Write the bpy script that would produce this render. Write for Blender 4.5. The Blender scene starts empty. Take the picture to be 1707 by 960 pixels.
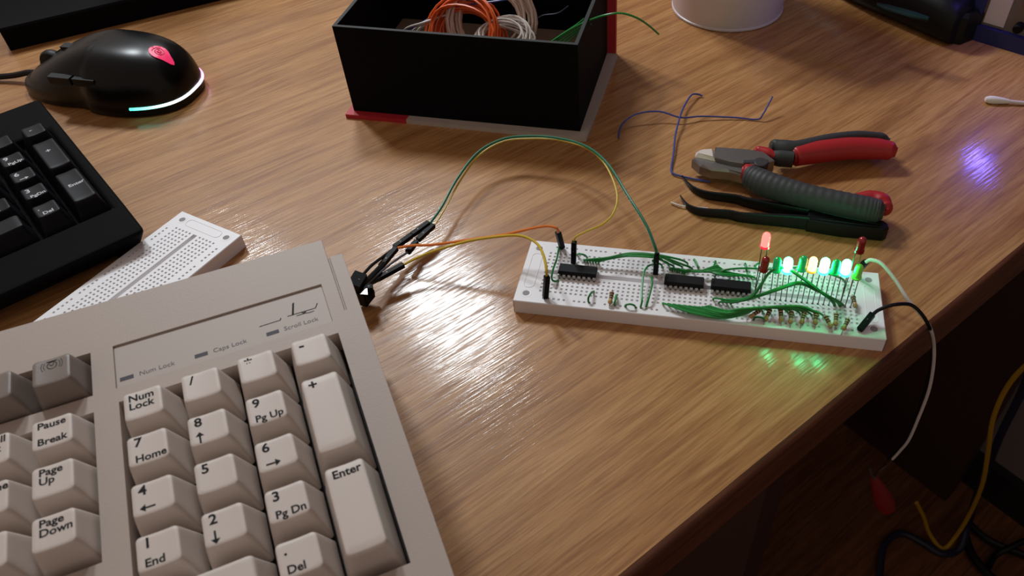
import bpy, bmesh, math, random
from mathutils import Vector, Matrix
random.seed(7)
S = 0.001                                    # everything below is written in millimetres
sc = bpy.context.scene
COL = sc.collection

# ------------------------------------------------------------------ camera
F, CX, CY = 1339.52, 965.42, 517.38          # focal length and principal point for a 1707 x 960 frame
RR = Vector((0.98564983, 0.16701192, -0.0245242))
RU = Vector((-0.10433572, 0.71696638, 0.68925559))
RB = Vector((0.13269692, -0.6768059, 0.7241031))
CAM = Vector((84.927, -264.494, 289.393))
cd = bpy.data.cameras.new('camera'); cam = bpy.data.objects.new('camera', cd); COL.objects.link(cam)
cd.sensor_width = 36; cd.lens = F / 1707 * 36
cd.shift_x = -(CX - 853.5) / 1707; cd.shift_y = (CY - 480) / 1707
cd.clip_start = 0.02; cd.clip_end = 30
cam.matrix_world = Matrix(((RR.x, RU.x, RB.x, CAM.x * S), (RR.y, RU.y, RB.y, CAM.y * S), (RR.z, RU.z, RB.z, CAM.z * S), (0, 0, 0, 1)))
cd.dof.use_dof = True; cd.dof.focus_distance = 0.43; cd.dof.aperture_fstop = 22
sc.camera = cam

# ------------------------------------------------------------------ world, lamp, exposure
w = bpy.data.worlds.new('room'); sc.world = w; w.use_nodes = True
w.node_tree.nodes['Background'].inputs[0].default_value = (1.0, 0.80, 0.70, 1)
w.node_tree.nodes['Background'].inputs[1].default_value = 0.31
def bulb(name, pos, aim, energy, size):
    ld = bpy.data.lights.new(name, 'AREA'); ld.shape = 'DISK'; ld.size = size; ld.energy = energy; ld.color = (0.89, 0.96, 1.0)
    ld.spread = math.radians(130)
    o = bpy.data.objects.new(name, ld); COL.objects.link(o); o.location = Vector(pos) * S
    o.rotation_euler = (Vector(aim) - Vector(pos)).to_track_quat('-Z', 'Y').to_euler()
bulb('room_lamp', (-345, 690, 760), (-60, 40, 0), 1.75, .15)     # mirrored in the desk right of the beige keyboard
bulb('room_lamp', (-770, 770, 1040), (-20, 20, 0), 3.9, .16)     # its twin further left: throws the keyboard's and the box's shadows to the right
vs = sc.view_settings
vs.view_transform = 'Standard'; vs.look = 'None'; vs.exposure = 0.0; vs.gamma = 1.0; vs.use_curve_mapping = False

# ------------------------------------------------------------------ helpers: geometry
def ray(u, v): return RR * ((u - CX) / F) - RU * ((v - CY) / F) - RB
def P(u, v, z=0.0):
    d = ray(u, v); return CAM + d * ((z - CAM.z) / d.z)
def PY(u, v, y):
    d = ray(u, v); return CAM + d * ((y - CAM.y) / d.y)
def V3(a): return Vector(a)

class Geo:
    def __init__(self): self.v = []; self.f = []
    def add(self, vs_, fs):
        b = len(self.v); self.v += [Vector(p) for p in vs_]; self.f += [tuple(i + b for i in q) for q in fs]; return self
    def box(self, a, b, m=None):
        x0, y0, z0 = a; x1, y1, z1 = b
        vs_ = [Vector(p) for p in ((x0,y0,z0),(x1,y0,z0),(x1,y1,z0),(x0,y1,z0),(x0,y0,z1),(x1,y0,z1),(x1,y1,z1),(x0,y1,z1))]
        if m: vs_ = [m @ p for p in vs_]
        return self.add(vs_, ((3,2,1,0),(4,5,6,7),(0,1,5,4),(1,2,6,5),(2,3,7,6),(3,0,4,7)))
    def rings(self, rs, closed=False, caps=True):
        n = len(rs[0]); vs_ = [p for r in rs for p in r]; fs = []
        m = len(rs)
        for i in range(m if closed else m - 1):
            j = (i + 1) % m
            for k in range(n):
                l = (k + 1) % n
                fs.append((i*n+k, i*n+l, j*n+l, j*n+k))
        if caps and not closed:
            fs.append(tuple(range(n - 1, -1, -1))); fs.append(tuple((m-1)*n + k for k in range(n)))
        return self.add(vs_, fs)
    def tube(self, path, r, n=8, closed=False):
        path = [Vector(p) for p in path]; m = len(path); rs = []
        up = None
        for i, p in enumerate(path):
            t = (path[(i+1) % m] - path[i-1]) if (closed or 0 < i < m-1) else (path[1]-path[0] if i == 0 else path[-1]-path[-2])
            if t.length < 1e-9: t = Vector((1,0,0))
            t.normalize()
            if up is None:
                up = Vector((0,0,1)) if abs(t.z) < .9 else Vector((1,0,0))
            a = (up - t * up.dot(t))
            if a.length < 1e-6: a = t.orthogonal()
            a.normalize(); b = t.cross(a); up = a
            rr = r[i] if hasattr(r, '__len__') else r
            rs.append([p + a * (rr * math.cos(q)) + b * (rr * math.sin(q)) for q in [2*math.pi*k/n for k in range(n)]])
        return self.rings(rs, closed)
    def lathe(self, prof, n=16, m=None):
        rs = []
        for r, z in prof:
            rs.append([Vector((r*math.cos(2*math.pi*k/n), r*math.sin(2*math.pi*k/n), z)) for k in range(n)])
        if m: rs = [[m @ p for p in q] for q in rs]
        return self.rings(rs)
    def prism(self, poly, z0, z1, top_inset=0.0):
        poly = [Vector((p[0], p[1], 0)) for p in poly]; c = sum(poly, Vector()) / len(poly)
        lo = [Vector((p[0], p[1], z0)) for p in poly]; hi = [Vector((p[0], p[1], z1)) for p in poly]
        if top_inset:
            mid = [Vector((p.x, p.y, z1 - top_inset)) for p in hi]
            hi = [Vector((p.x, p.y, p.z)) + (Vector((c.x - p.x, c.y - p.y, 0)).normalized() * top_inset) for p in hi]
            return self.rings([lo, mid, hi])
        return self.rings([lo, hi])

def spline(pts, step=6):
    pts = [Vector(p) for p in pts]; out = []
    if len(pts) < 3: step2 = 1
    q = [pts[0]*2 - pts[1]] + pts + [pts[-1]*2 - pts[-2]]
    for i in range(1, len(q) - 2):
        a, b, c, d = q[i-1:i+3]
        for k in range(step):
            t = k / step
            out.append(0.5*((2*b) + (c-a)*t + (2*a-5*b+4*c-d)*t*t + (3*b-a-3*c+d)*t*t*t))
    out.append(pts[-1]); return out

def rrect(w_, d_, r, seg=4, cx=0, cy=0, side=0):
    out = []
    for sx, sy, a0 in ((1,1,0),(-1,1,90),(-1,-1,180),(1,-1,270)):
        for k in range(seg + 1):
            a = math.radians(a0 + 90*k/seg)
            out.append((cx + sx*(w_/2 - r) + r*math.cos(a), cy + sy*(d_/2 - r) + r*math.sin(a)))
        if side:
            nx = ((-1,1),(-1,-1),(1,-1),(1,1))[(0,90,180,270).index(a0)]; q = out[-1]
            a = math.radians(a0 + 90); p2 = (cx + nx[0]*(w_/2 - r) + r*math.cos(a), cy + nx[1]*(d_/2 - r) + r*math.sin(a))
            out += [(q[0] + (p2[0]-q[0])*k/side, q[1] + (p2[1]-q[1])*k/side) for k in range(1, side)]
    return out

def relief(xs, ys, h, zb, chamfer=0.0):
    """plate built cell by cell: h(i, j) is a cell's top height, None leaves the cell out; walls where heights differ"""
    g = Geo(); nx, ny = len(xs) - 1, len(ys) - 1
    H = [[h(i, j) for j in range(ny)] for i in range(nx)]
    c = chamfer
    for i in range(nx):
        for j in range(ny):
            z = H[i][j]
            if z is None: continue
            x0, x1, y0, y1 = xs[i], xs[i+1], ys[j], ys[j+1]
            nb = (H[i-1][j] if i else None, H[i+1][j] if i < nx-1 else None, H[i][j-1] if j else None, H[i][j+1] if j < ny-1 else None)
            a0 = x0 + (c if nb[0] is None else 0); a1 = x1 - (c if nb[1] is None else 0)
            b0 = y0 + (c if nb[2] is None else 0); b1 = y1 - (c if nb[3] is None else 0)
            g.add(((a0,b0,z),(a1,b0,z),(a1,b1,z),(a0,b1,z)), ((0,1,2,3),))
            for k, (p, q, pp, qq) in enumerate((((a0,b1),(a0,b0),(x0,b1),(x0,b0)), ((a1,b0),(a1,b1),(x1,b0),(x1,b1)), ((a0,b0),(a1,b0),(a0,y0),(a1,y0)), ((a1,b1),(a0,b1),(a1,y1),(a0,y1)))):
                o = nb[k]
                if o is None:
                    if c:
                        g.add(((p[0],p[1],z),(pp[0],pp[1],z-c),(qq[0],qq[1],z-c),(q[0],q[1],z)), ((0,1,2,3),))
                    g.add(((pp[0],pp[1],z-c),(pp[0],pp[1],zb),(qq[0],qq[1],zb),(qq[0],qq[1],z-c)), ((0,1,2,3),))
                elif o < z - 1e-6:
                    g.add(((p[0],p[1],z),(p[0],p[1],o),(q[0],q[1],o),(q[0],q[1],z)), ((0,1,2,3),))
            g.add(((x0,y0,zb),(x0,y1,zb),(x1,y1,zb),(x1,y0,zb)), ((0,1,2,3),))
    return g

def mesh(name, g, m, smooth=True, ang=40, merge=False):
    me = bpy.data.meshes.new(name)
    me.from_pydata([p * S for p in g.v], [], g.f)
    bm = bmesh.new(); bm.from_mesh(me)
    if merge: bmesh.ops.remove_doubles(bm, verts=bm.verts, dist=1e-6)
    bmesh.ops.recalc_face_normals(bm, faces=bm.faces); bm.to_mesh(me); bm.free()
    if m: me.materials.append(m)
    if smooth:
        me.shade_smooth(); me.set_sharp_from_angle(angle=math.radians(ang))
    return me

def tag(o, label=None, cat=None, group=None, kind=None):
    if label: o['label'] = label
    if cat: o['category'] = cat
    if group: o['group'] = group
    if kind: o['kind'] = kind
    return o
def link(name, me, parent=None, mw=None):
    o = bpy.data.objects.new(name, me); COL.objects.link(o)
    if parent: o.parent = parent
    if mw is not None: o.matrix_basis = mw
    return o
def empty(name, M, label, cat, group=None):
    o = bpy.data.objects.new(name, None); COL.objects.link(o); o.empty_display_size = 0.01
    o.matrix_basis = M; return tag(o, label, cat, group)
def TR(p): return Matrix.Translation(Vector(p) * S)
def thing(name, p, label, cat, group=None): return empty(name, TR(p), label, cat, group)
def part(parent, name, g, m, world=True, label=None, smooth=True, ang=40, merge=False, kind=None):
    """a part whose shape is written in world (or the thing's own) millimetres"""
    if world:
        o = Vector(parent.matrix_basis.translation) / S
        if parent.parent: o = o + Vector(parent.parent.matrix_basis.translation) / S
        g.v = [p - o for p in g.v]
    return tag(link(name, mesh(name, g, m, smooth, ang, merge), parent), label, kind=kind)
def single(name, g, m, base, label, cat, group=None, smooth=True, ang=40, kind=None, merge=False):
    b = Vector(base); g.v = [p - b for p in g.v]
    return tag(link(name, mesh(name, g, m, smooth, ang, merge), None, TR(b)), label, cat, group, kind)

# ------------------------------------------------------------------ helpers: materials
def srgb(c):
    return tuple(((x/255)/12.92 if x/255 <= .04045 else ((x/255+.055)/1.055)**2.4) for x in c)
def mat(name, rgb, rough=.5, metal=0, spec=.5, coat=0, coat_r=.1, emit=None, es=0, var=0, vscale=40, bump=0, bscale=300, trans=0, alpha=1, sss=0, lin=False):
    m = bpy.data.materials.new(name); m.use_nodes = True; nt = m.node_tree; b = nt.nodes['Principled BSDF']
    c = rgb if lin else srgb(rgb)
    b.inputs['Base Color'].default_value = (*c, 1)
    b.inputs['Roughness'].default_value = rough; b.inputs['Metallic'].default_value = metal
    b.inputs['Specular IOR Level'].default_value = spec
    b.inputs['Coat Weight'].default_value = coat; b.inputs['Coat Roughness'].default_value = coat_r
    b.inputs['Transmission Weight'].default_value = trans; b.inputs['Alpha'].default_value = alpha
    if sss:
        b.inputs['Subsurface Weight'].default_value = sss; b.inputs['Subsurface Radius'].default_value = (.003,.003,.003)
    if emit:
        b.inputs['Emission Color'].default_value = (*emit, 1); b.inputs['Emission Strength'].default_value = es
    if var or bump:
        tc = nt.nodes.new('ShaderNodeTexCoord')
    if var:
        n = nt.nodes.new('ShaderNodeTexNoise'); n.inputs['Scale'].default_value = vscale; n.inputs['Detail'].default_value = 6
        nt.links.new(tc.outputs['Object'], n.inputs['Vector'])
        mx = nt.nodes.new('ShaderNodeMix'); mx.data_type = 'RGBA'
        mx.inputs['A'].default_value = (*[x*(1-var) for x in c], 1); mx.inputs['B'].default_value = (*[min(1, x*(1+var)) for x in c], 1)
        nt.links.new(n.outputs['Fac'], mx.inputs['Factor']); nt.links.new(mx.outputs['Result'], b.inputs['Base Color'])
    if bump:
        n2 = nt.nodes.new('ShaderNodeTexNoise'); n2.inputs['Scale'].default_value = bscale; n2.inputs['Detail'].default_value = 3
        nt.links.new(tc.outputs['Object'], n2.inputs['Vector'])
        bp = nt.nodes.new('ShaderNodeBump'); bp.inputs['Strength'].default_value = bump; bp.inputs['Distance'].default_value = .0002
        nt.links.new(n2.outputs['Fac'], bp.inputs['Height']); nt.links.new(bp.outputs['Normal'], b.inputs['Normal'])
    return m

EDGE_ANG = math.atan2(85.3, 73.5)
def wood(name, light, mid, dark, rough=.45, coat=.9, bump=.22, gain=1.0, coat_r=.13):
    m = bpy.data.materials.new(name); m.use_nodes = True; nt = m.node_tree; N = nt.nodes; L = nt.links
    b = N['Principled BSDF']
    tc = N.new('ShaderNodeTexCoord')
    def mp(sx, sy, off=0):
        k = N.new('ShaderNodeMapping'); k.inputs['Scale'].default_value = (sx, sy, sy); k.inputs['Location'].default_value = (off, off*.7, 0)
        L.new(tc.outputs['Object'], k.inputs['Vector']); return k
    def noise(mpn, scale, detail, rough_=.55, dist=0):
        n = N.new('ShaderNodeTexNoise'); n.inputs['Scale'].default_value = scale; n.inputs['Detail'].default_value = detail
        n.inputs['Roughness'].default_value = rough_; n.inputs['Distortion'].default_value = dist
        L.new(mpn.outputs['Vector'], n.inputs['Vector']); return n
    broad = noise(mp(2.2, 16), 2.0, 4, .5, .6)                      # slow tone changes
    bands = noise(mp(3.4, 60, 3.1), 2.2, 5, .6, 1.1)                # cathedral bands
    pores = noise(mp(22, 480, 1.7), 1.6, 3, .6, .2)                 # fine dark streaks
    r1 = N.new('ShaderNodeValToRGB'); L.new(bands.outputs['Fac'], r1.inputs['Fac'])
    e = r1.color_ramp.elements; e[0].position = .34; e[0].color = (*srgb(dark), 1); e[1].position = .66; e[1].color = (*srgb(light), 1)
    e2 = r1.color_ramp.elements.new(.5); e2.color = (*srgb(mid), 1)
    r2 = N.new('ShaderNodeValToRGB'); L.new(pores.outputs['Fac'], r2.inputs['Fac'])
    e = r2.color_ramp.elements; e[0].position = .36; e[0].color = (.66,.58,.50,1); e[1].position = .56; e[1].color = (1,1,1,1)
    r3 = N.new('ShaderNodeValToRGB'); L.new(broad.outputs['Fac'], r3.inputs['Fac'])
    e = r3.color_ramp.elements; e[0].position = .35; e[0].color = (.88*gain,.85*gain,.82*gain,1); e[1].position = .65; e[1].color = (1.08*gain,1.08*gain,1.08*gain,1)
    m1 = N.new('ShaderNodeMix'); m1.data_type = 'RGBA'; m1.blend_type = 'MULTIPLY'; m1.inputs['Factor'].default_value = .75
    L.new(r1.outputs['Color'], m1.inputs['A']); L.new(r2.outputs['Color'], m1.inputs['B'])
    m2 = N.new('ShaderNodeMix'); m2.data_type = 'RGBA'; m2.blend_type = 'MULTIPLY'; m2.inputs['Factor'].default_value = 1
    L.new(m1.outputs['Result'], m2.inputs['A']); L.new(r3.outputs['Color'], m2.inputs['B'])
    L.new(m2.outputs['Result'], b.inputs['Base Color'])
    b.inputs['Roughness'].default_value = rough; b.inputs['Specular IOR Level'].default_value = .28
    b.inputs['Coat Roughness'].default_value = coat_r
    fine = noise(mp(36, 640, 9), 1.3, 3, .6)
    bp = N.new('ShaderNodeBump'); bp.inputs['Strength'].default_value = bump; bp.inputs['Distance'].default_value = .0004
    cw = N.new('ShaderNodeMapRange'); cw.inputs['From Min'].default_value = .40; cw.inputs['From Max'].default_value = .56
    cw.inputs['To Min'].default_value = coat*.12; cw.inputs['To Max'].default_value = coat
    L.new(fine.outputs['Fac'], cw.inputs['Value']); L.new(cw.outputs['Result'], b.inputs['Coat Weight'])
    L.new(fine.outputs['Fac'], bp.inputs['Height']); L.new(bp.outputs['Normal'], b.inputs['Normal']); L.new(bp.outputs['Normal'], b.inputs['Coat Normal'])
    return m

M = {}
M['wood'] = wood('desk_wood', (196,147,94), (183,132,80), (164,112,66), gain=.92)
M['edge'] = wood('edge_wood', (104,62,42), (94,54,36), (78,42,28), coat=.2, bump=.05)
M['leg_wood'] = mat('leg_wood', (56,30,22), .6, var=.15, vscale=20)
M['floor'] = wood('floor_wood', (126,84,54), (112,72,46), (90,56,36), coat=.1, bump=.05)
M['wall'] = mat('wall_paint', (120,108,104), .9, var=.05, vscale=6)
M['skirting'] = mat('skirting_black', (14,12,12), .6)
M['abs'] = mat('white_abs', (238,236,238), .45, spec=.4)
M['hole_shade'] = mat('hole_shade_grey', (150,147,150), .8)  # shade inside the screw holes, painted as flat grey
M['black'] = mat('black_plastic', (4,4,5), .5, spec=.14)
M['kb_black'] = mat('black_keyboard_plastic', (6,6,8), .75, spec=.08, bump=.25, bscale=1500)
M['kb_key'] = mat('black_keycap_plastic', (10,11,17), .5, spec=.2)
M['beige'] = mat('beige_case_plastic', (176,162,152), .5, spec=.3, var=.03, vscale=25, bump=.25, bscale=1300)
M['beige_panel'] = mat('beige_label_panel', (180,168,160), .5, spec=.3)
M['key'] = mat('beige_keycap_plastic', (208,196,187), .45, spec=.35, var=.02, vscale=30, bump=.12, bscale=1600)
M['key_dark'] = mat('brown_grey_keycap_plastic', (128,116,108), .42, spec=.4, bump=.12, bscale=1600)
M['ink'] = mat('black_ink', (26,25,28), .7, spec=.2)
M['ink_grey'] = mat('grey_ink', (84,82,88), .7)
M['led_window'] = mat('indicator_window_grey', (80,80,86), .6, spec=.2)
M['white_ink'] = mat('white_ink', (190,190,196), .6)
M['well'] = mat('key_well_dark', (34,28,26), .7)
M['mouse'] = mat('mouse_black', (2,2,3), .3, spec=.28)
M['mouse_gloss'] = mat('mouse_rubber', (4,4,5), .5, spec=.3)
M['logo'] = mat('mouse_logo_pink', (190,30,80), .4, emit=(1,.04,.16), es=.55)
M['logo_dark'] = mat('mouse_logo_dark_line', (120,18,48), .5)
M['card'] = mat('black_card', (5,4,6), .8, spec=.12, bump=.3, bscale=900)
M['card_edge'] = mat('black_card_edge', (22,25,24), .7, bump=.3, bscale=900)
M['card_in'] = mat('brown_cardboard', (120,98,84), .85, var=.1, vscale=60)
M['red_card'] = mat('red_card', (176,32,44), .55, var=.08, vscale=80)
M['grey_card'] = mat('grey_card', (176,160,150), .8, var=.08, vscale=120)
M['green_wire'] = mat('green_insulation', (34,132,58), .38, spec=.4)
M['green_dark'] = mat('dark_green_insulation', (12,104,72), .35)
M['yellow_wire'] = mat('yellow_insulation', (206,176,44), .4)
M['yellow_cable'] = mat('yellow_cable_jacket', (176,134,16), .5)
M['orange_wire'] = mat('orange_insulation', (222,92,22), .4)
M['orange_lead'] = mat('orange_lead_insulation', (232,126,48), .4)
M['white_wire'] = mat('white_insulation', (214,205,198), .4)
M['pale_wire'] = mat('pale_pink_insulation', (214,190,176), .4)
M['blue_wire'] = mat('blue_insulation', (58,70,142), .4)
M['blue_dark'] = mat('navy_insulation', (16,19,48), .5)
M['black_wire'] = mat('black_insulation', (6,6,7), .45, spec=.3)
M['tin'] = mat('tinned_lead', (190,186,180), .3, metal=1)
M['lead'] = mat('dull_lead', (96,92,86), .45, metal=.9)
M['steel'] = mat('brushed_steel', (150,146,144), .38, metal=1)
M['steel_glint'] = mat('pale_glint_steel', (236,222,212), .4, metal=.35)  # highlight on the metal painted in as a pale, mostly diffuse colour
M['steel_dark'] = mat('dark_steel', (86,84,86), .45, metal=.8)
M['ic'] = mat('ic_epoxy', (13,13,15), .6, spec=.2, bump=.2, bscale=2500)
M['resistor'] = mat('resistor_tan', (178,142,98), .45)
M['band_brown'] = mat('resistor_band_brown', (74,40,24), .5)
M['band_gold'] = mat('resistor_band_gold', (170,128,50), .4)
M['band_black'] = mat('resistor_band_black', (28,22,20), .5)
M['grip_grey'] = mat('grey_rubber_grip', (58,57,58), .55, spec=.3, bump=.1, bscale=900)
M['grip_red'] = mat('red_rubber_grip', (168,30,36), .42, spec=.4)
M['tweezer'] = mat('black_coated_steel', (5,5,7), .4, spec=.3)
M['frost'] = mat('frosted_plastic', (214,204,206), .34, spec=.5, trans=.12, bump=.35, bscale=260)
M['tool_black'] = mat('tool_black', (4,4,5), .5, spec=.3, bump=.2, bscale=500)
M['teal'] = mat('teal_plastic', (5,36,36), .5, spec=.2)
M['blue_frame'] = mat('navy_frame', (20,26,84), .5)
M['panel_tan'] = mat('brown_panel', (112,96,84), .6, var=.12, vscale=60)
M['panel_white'] = mat('white_panel_label', (205,190,186), .6)
M['cotton'] = mat('white_cotton', (226,216,214), .8, bump=.4, bscale=800)
M['stick'] = mat('white_swab_stick', (216,204,202), .6)
M['clip_red'] = mat('red_clip_sleeve', (112,8,8), .5)
def led_mat(n, c, e=None, s=0, rough=.2): return mat(n, c, rough, spec=.5, emit=e, es=s, coat=.6, coat_r=.05)
M['led_g_on'] = led_mat('led_green_lit', (40,200,110), (.03,1,.36), 46)
M['led_g_on_f'] = led_mat('led_green_lit_flange', (40,200,120), (.02,1,.55), 8)
M['led_g'] = led_mat('led_green_off_glow', (8,128,58), (.0,.30,.09), .55)  # unlit LED; a faint green glow is painted in by emission
M['led_lg'] = led_mat('led_light_green_off_glow', (96,190,62), (.10,.30,.04), .3)  # also unlit, with a weak painted glow of its own
M['led_y_on'] = led_mat('led_yellow_lit', (240,190,60), (1,.60,.22), 4)
M['led_y_on_f'] = led_mat('led_yellow_lit_flange', (220,170,30), (1,.55,.04), .8)
M['led_r_on'] = led_mat('led_red_lit', (230,40,40), (1,.12,.10), 3.4)
M['led_r_on_f'] = led_mat('led_red_lit_flange', (220,20,40), (1,.02,.05), 1.1)
M['led_r'] = led_mat('led_red_off', (150,18,14))
M['blue_led'] = mat('blue_indicator', (60,60,220), .3, emit=(.16,.12,1), es=90)

# ------------------------------------------------------------------ the setting: floor, wall, desk
e = Vector((math.cos(EDGE_ANG), math.sin(EDGE_ANG), 0)); n = Vector((-e.y, e.x, 0))     # along the desk's edge, into the desk
A0 = P(1300, 754, 0)
def DK(s, t, z=0): return A0 + e * s + n * t + Vector((0, 0, z))
s_wall = 660 - A0.dot(e)
MD = Matrix(((e.x, n.x, 0, A0.x*S), (e.y, n.y, 0, A0.y*S), (0, 0, 1, 0), (0, 0, 0, 1)))
def plain(name, g, m, mw, kind='structure'):
    o = link(name, mesh(name, g, m, smooth=False), None, mw); o['kind'] = kind; return o
FZ = -720
fl = plain('floor', Geo().box((-1600, -1500, FZ-20), (s_wall, 1500, FZ)), M['floor'], MD)
fl['label'] = 'dark brown wooden floor under the desk'
wl = plain('wall_right', Geo().box((s_wall, -1500, FZ), (s_wall+40, 1500, 1500)), M['wall'], MD)
wl['label'] = 'dim grey wall behind the hanging cables'
bb = plain('baseboard_right', Geo().box((s_wall-14, -1500, FZ), (s_wall, 1500, FZ+62)), M['skirting'], MD)
bb['label'] = 'black baseboard strip at the foot of the grey wall'

blocker = plain('light_blocker', Geo().box((-1600, -640, FZ), (s_wall, -600, -30)), M['wall'], MD)  # added out of view to block light and keep the under-desk space dark
blocker['label'] = 'added unseen slab that keeps light out from under the desk'
desk = empty('desk', MD, 'brown wood-grain desk with a dark edge band', 'desk')
DT = 25
xs0, xs1, dd = -420, s_wall - 18, 820
part(desk, 'desktop', Geo().box((xs0, 3.2, -DT), (xs1, dd, 0)), M['wood'], world=False, smooth=False)
g = Geo()                                                   # edge band with a rounded upper corner
prof = [(3.0, 0), (1.6, -.1), (.7, -.6), (.1, -1.6), (0, -3), (0, -DT), (3.0, -DT)]
g.rings([[Vector((x, a, z)) for a, z in prof] for x in (xs0, xs1)])
part(desk, 'edge_band', g, M['edge'], world=False, ang=50, label='dark brown edge band')
part(desk, 'seam', Geo().box((xs0, 3.0, -2), (xs1, 3.2, -.25)), M['band_brown'], world=False, smooth=False)
for x0, x1, y0, y1 in ((108, 132, 60, 560), (s_wall - 60, s_wall - 36, 40, 560)):
    part(desk, 'leg_panel', Geo().box((x0, y0, FZ), (x1, y1, -DT)), M['leg_wood'], world=False, smooth=False)
part(desk, 'bottom_rail', Geo().box((132, 250, FZ + 40), (s_wall - 60, 272, FZ + 150)), M['leg_wood'], world=False, smooth=False)

# ------------------------------------------------------------------ text
_tc = {}
def text_geo(s, size, bold=.0):
    k = (s, bold)
    if k not in _tc:
        cu = bpy.data.curves.new('t', 'FONT'); cu.body = s; cu.size = 1; cu.offset = bold; cu.resolution_u = 3
        ob = bpy.data.objects.new('t', cu); COL.objects.link(ob)
        dg = bpy.context.evaluated_depsgraph_get(); ev = ob.evaluated_get(dg); me = ev.to_mesh()
        _tc[k] = ([v.co.copy() for v in me.vertices], [tuple(p.vertices) for p in me.polygons])
        ev.to_mesh_clear(); bpy.data.objects.remove(ob); bpy.data.curves.remove(cu)
    vs_, fs = _tc[k]
    g = Geo(); g.add([p * size for p in vs_], fs); return g
def arrow_geo(ang, L=4.6, hw=1.35, t=.3):
    g = Geo(); poly = [(-L/2, -t), (L/2-1.7, -t), (L/2-1.7, -hw), (L/2, 0), (L/2-1.7, hw), (L/2-1.7, t), (-L/2, t)]
    c, s_ = math.cos(ang), math.sin(ang)
    g.add([(x*c - y*s_, x*s_ + y*c, 0) for x, y in poly], ((0,1,5,6), (2,3,4), (1,2,4,5)))
    return g

# ------------------------------------------------------------------ beige keyboard
Rk = Matrix(((0.83566583, -0.54830319, 0.03203492), (0.54923822, 0.83424318, -0.04874112), (0, 0.05832609, 0.99829758)))
ok = Vector((-81.393, -146.859, 70.925))
KM = Matrix.Translation(ok * S) @ Rk.to_4x4()
kb = empty('beige_keyboard', KM, 'old beige full-size keyboard with number pad in the foreground', 'keyboard')
ZT, ZP, ZWELL, ZB = -9.0, -10.0, -19.5, -58.0
xs = [-235, -76.5, -19.3, -11.5, -10.9, 66.9, 67.6, 72.4, 73.3, 78.6]
ys = [-88, -62.6, -24.2, 35.6, 36.6, 38.6, 43.4, 47, 64.4, 66.2, 78.5, 89.5]
def kh(i, j):
    x, y = (xs[i] + xs[i+1])/2, (ys[j] + ys[j+1])/2
    if y > 78.5 and x > 72.4: return None
    if 72.4 < x < 73.3 and y > 47: return -10.4
    if x > 73.3 and y > 47: return -9.25
    if -10.9 < x < 67.6 and -62.6 < y < 36.6: return ZWELL
    if -76.5 < x < -19.3 and (-24.2 < y < 35.6 or 43.4 < y < 64.4): return ZWELL
    if -11.5 < x < 66.9 and 43.4 < y < 64.4: return ZP
    return ZT
case = part(kb, 'case', relief(xs, ys, kh, ZB), M['beige'], world=False, smooth=False, merge=True)
bv = case.modifiers.new('bevel', 'BEVEL'); bv.width = .0007; bv.segments = 2; bv.limit_method = 'ANGLE'
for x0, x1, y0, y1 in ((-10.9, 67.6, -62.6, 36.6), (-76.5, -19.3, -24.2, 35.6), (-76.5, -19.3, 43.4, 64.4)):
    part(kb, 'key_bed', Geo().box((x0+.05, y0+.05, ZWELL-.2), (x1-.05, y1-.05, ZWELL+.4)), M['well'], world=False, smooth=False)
pn = part(kb, 'label_panel', Geo().box((-11.3, 43.5, ZP-.3), (66.7, 64.2, ZP+.25)), M['beige_panel'], world=False, smooth=False, label='recessed label panel with lock indicators')
for fx in (-220, 60):
    part(kb, 'foot', Geo().box((fx, 60, ZB-12.6), (fx+14, 80, ZB)), M['black'], world=False, smooth=False)
    part(kb, 'foot', Geo().box((fx, -82, ZB-4.2), (fx+14, -70, ZB)), M['black'], world=False, smooth=False)
for (tx, ty, s) in ((-3.6, 46.6, 'Num Lock'), (22.6, 46.6, 'Caps Lock'), (48.9, 46.6, 'Scroll Lock')):
    g = Geo().box((tx-6.6, ty-.1, ZP+.2), (tx-1.9, ty+1.7, ZP+.33)); part(kb, 'indicator_window', g, M['led_window'], world=False, smooth=False)
    g = text_geo(s, 2.9); g.v = [p + Vector((tx, ty, ZP+.31)) for p in g.v]; part(pn, 'lettering', g, M['ink_grey'], world=False, smooth=False)
g = Geo()
def stroke(pts, r=.18):
    for a, b in zip(pts, pts[1:]):
        a = Vector((*a, ZP+.30)); b = Vector((*b, ZP+.30)); t = (b-a).normalized(); q = Vector((-t.y, t.x, 0))*r
        g.add((a-q, b-q, b+q, a+q), ((0,1,2,3),))
for pts in (((40.5, 52.5), (48.5, 52.6), (48.8, 53.6)), ((51.3, 53.4), (53.6, 53.3), (54.9, 59.6)), ((53.4, 53.4), (62.2, 53.3), (63.4, 55.6)), ((54.6, 52.2), (58, 52.3), (59.6, 51.9), (61.4, 52.1)), ((56.4, 53.4), (58.4, 52.2)), ((58.6, 53.3), (57, 52.2)), ((53.2, 53.3), (54.5, 59.4))):
    stroke(pts)
part(pn, 'sailboat_emblem', g, M['ink'], world=False, smooth=False)

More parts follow.
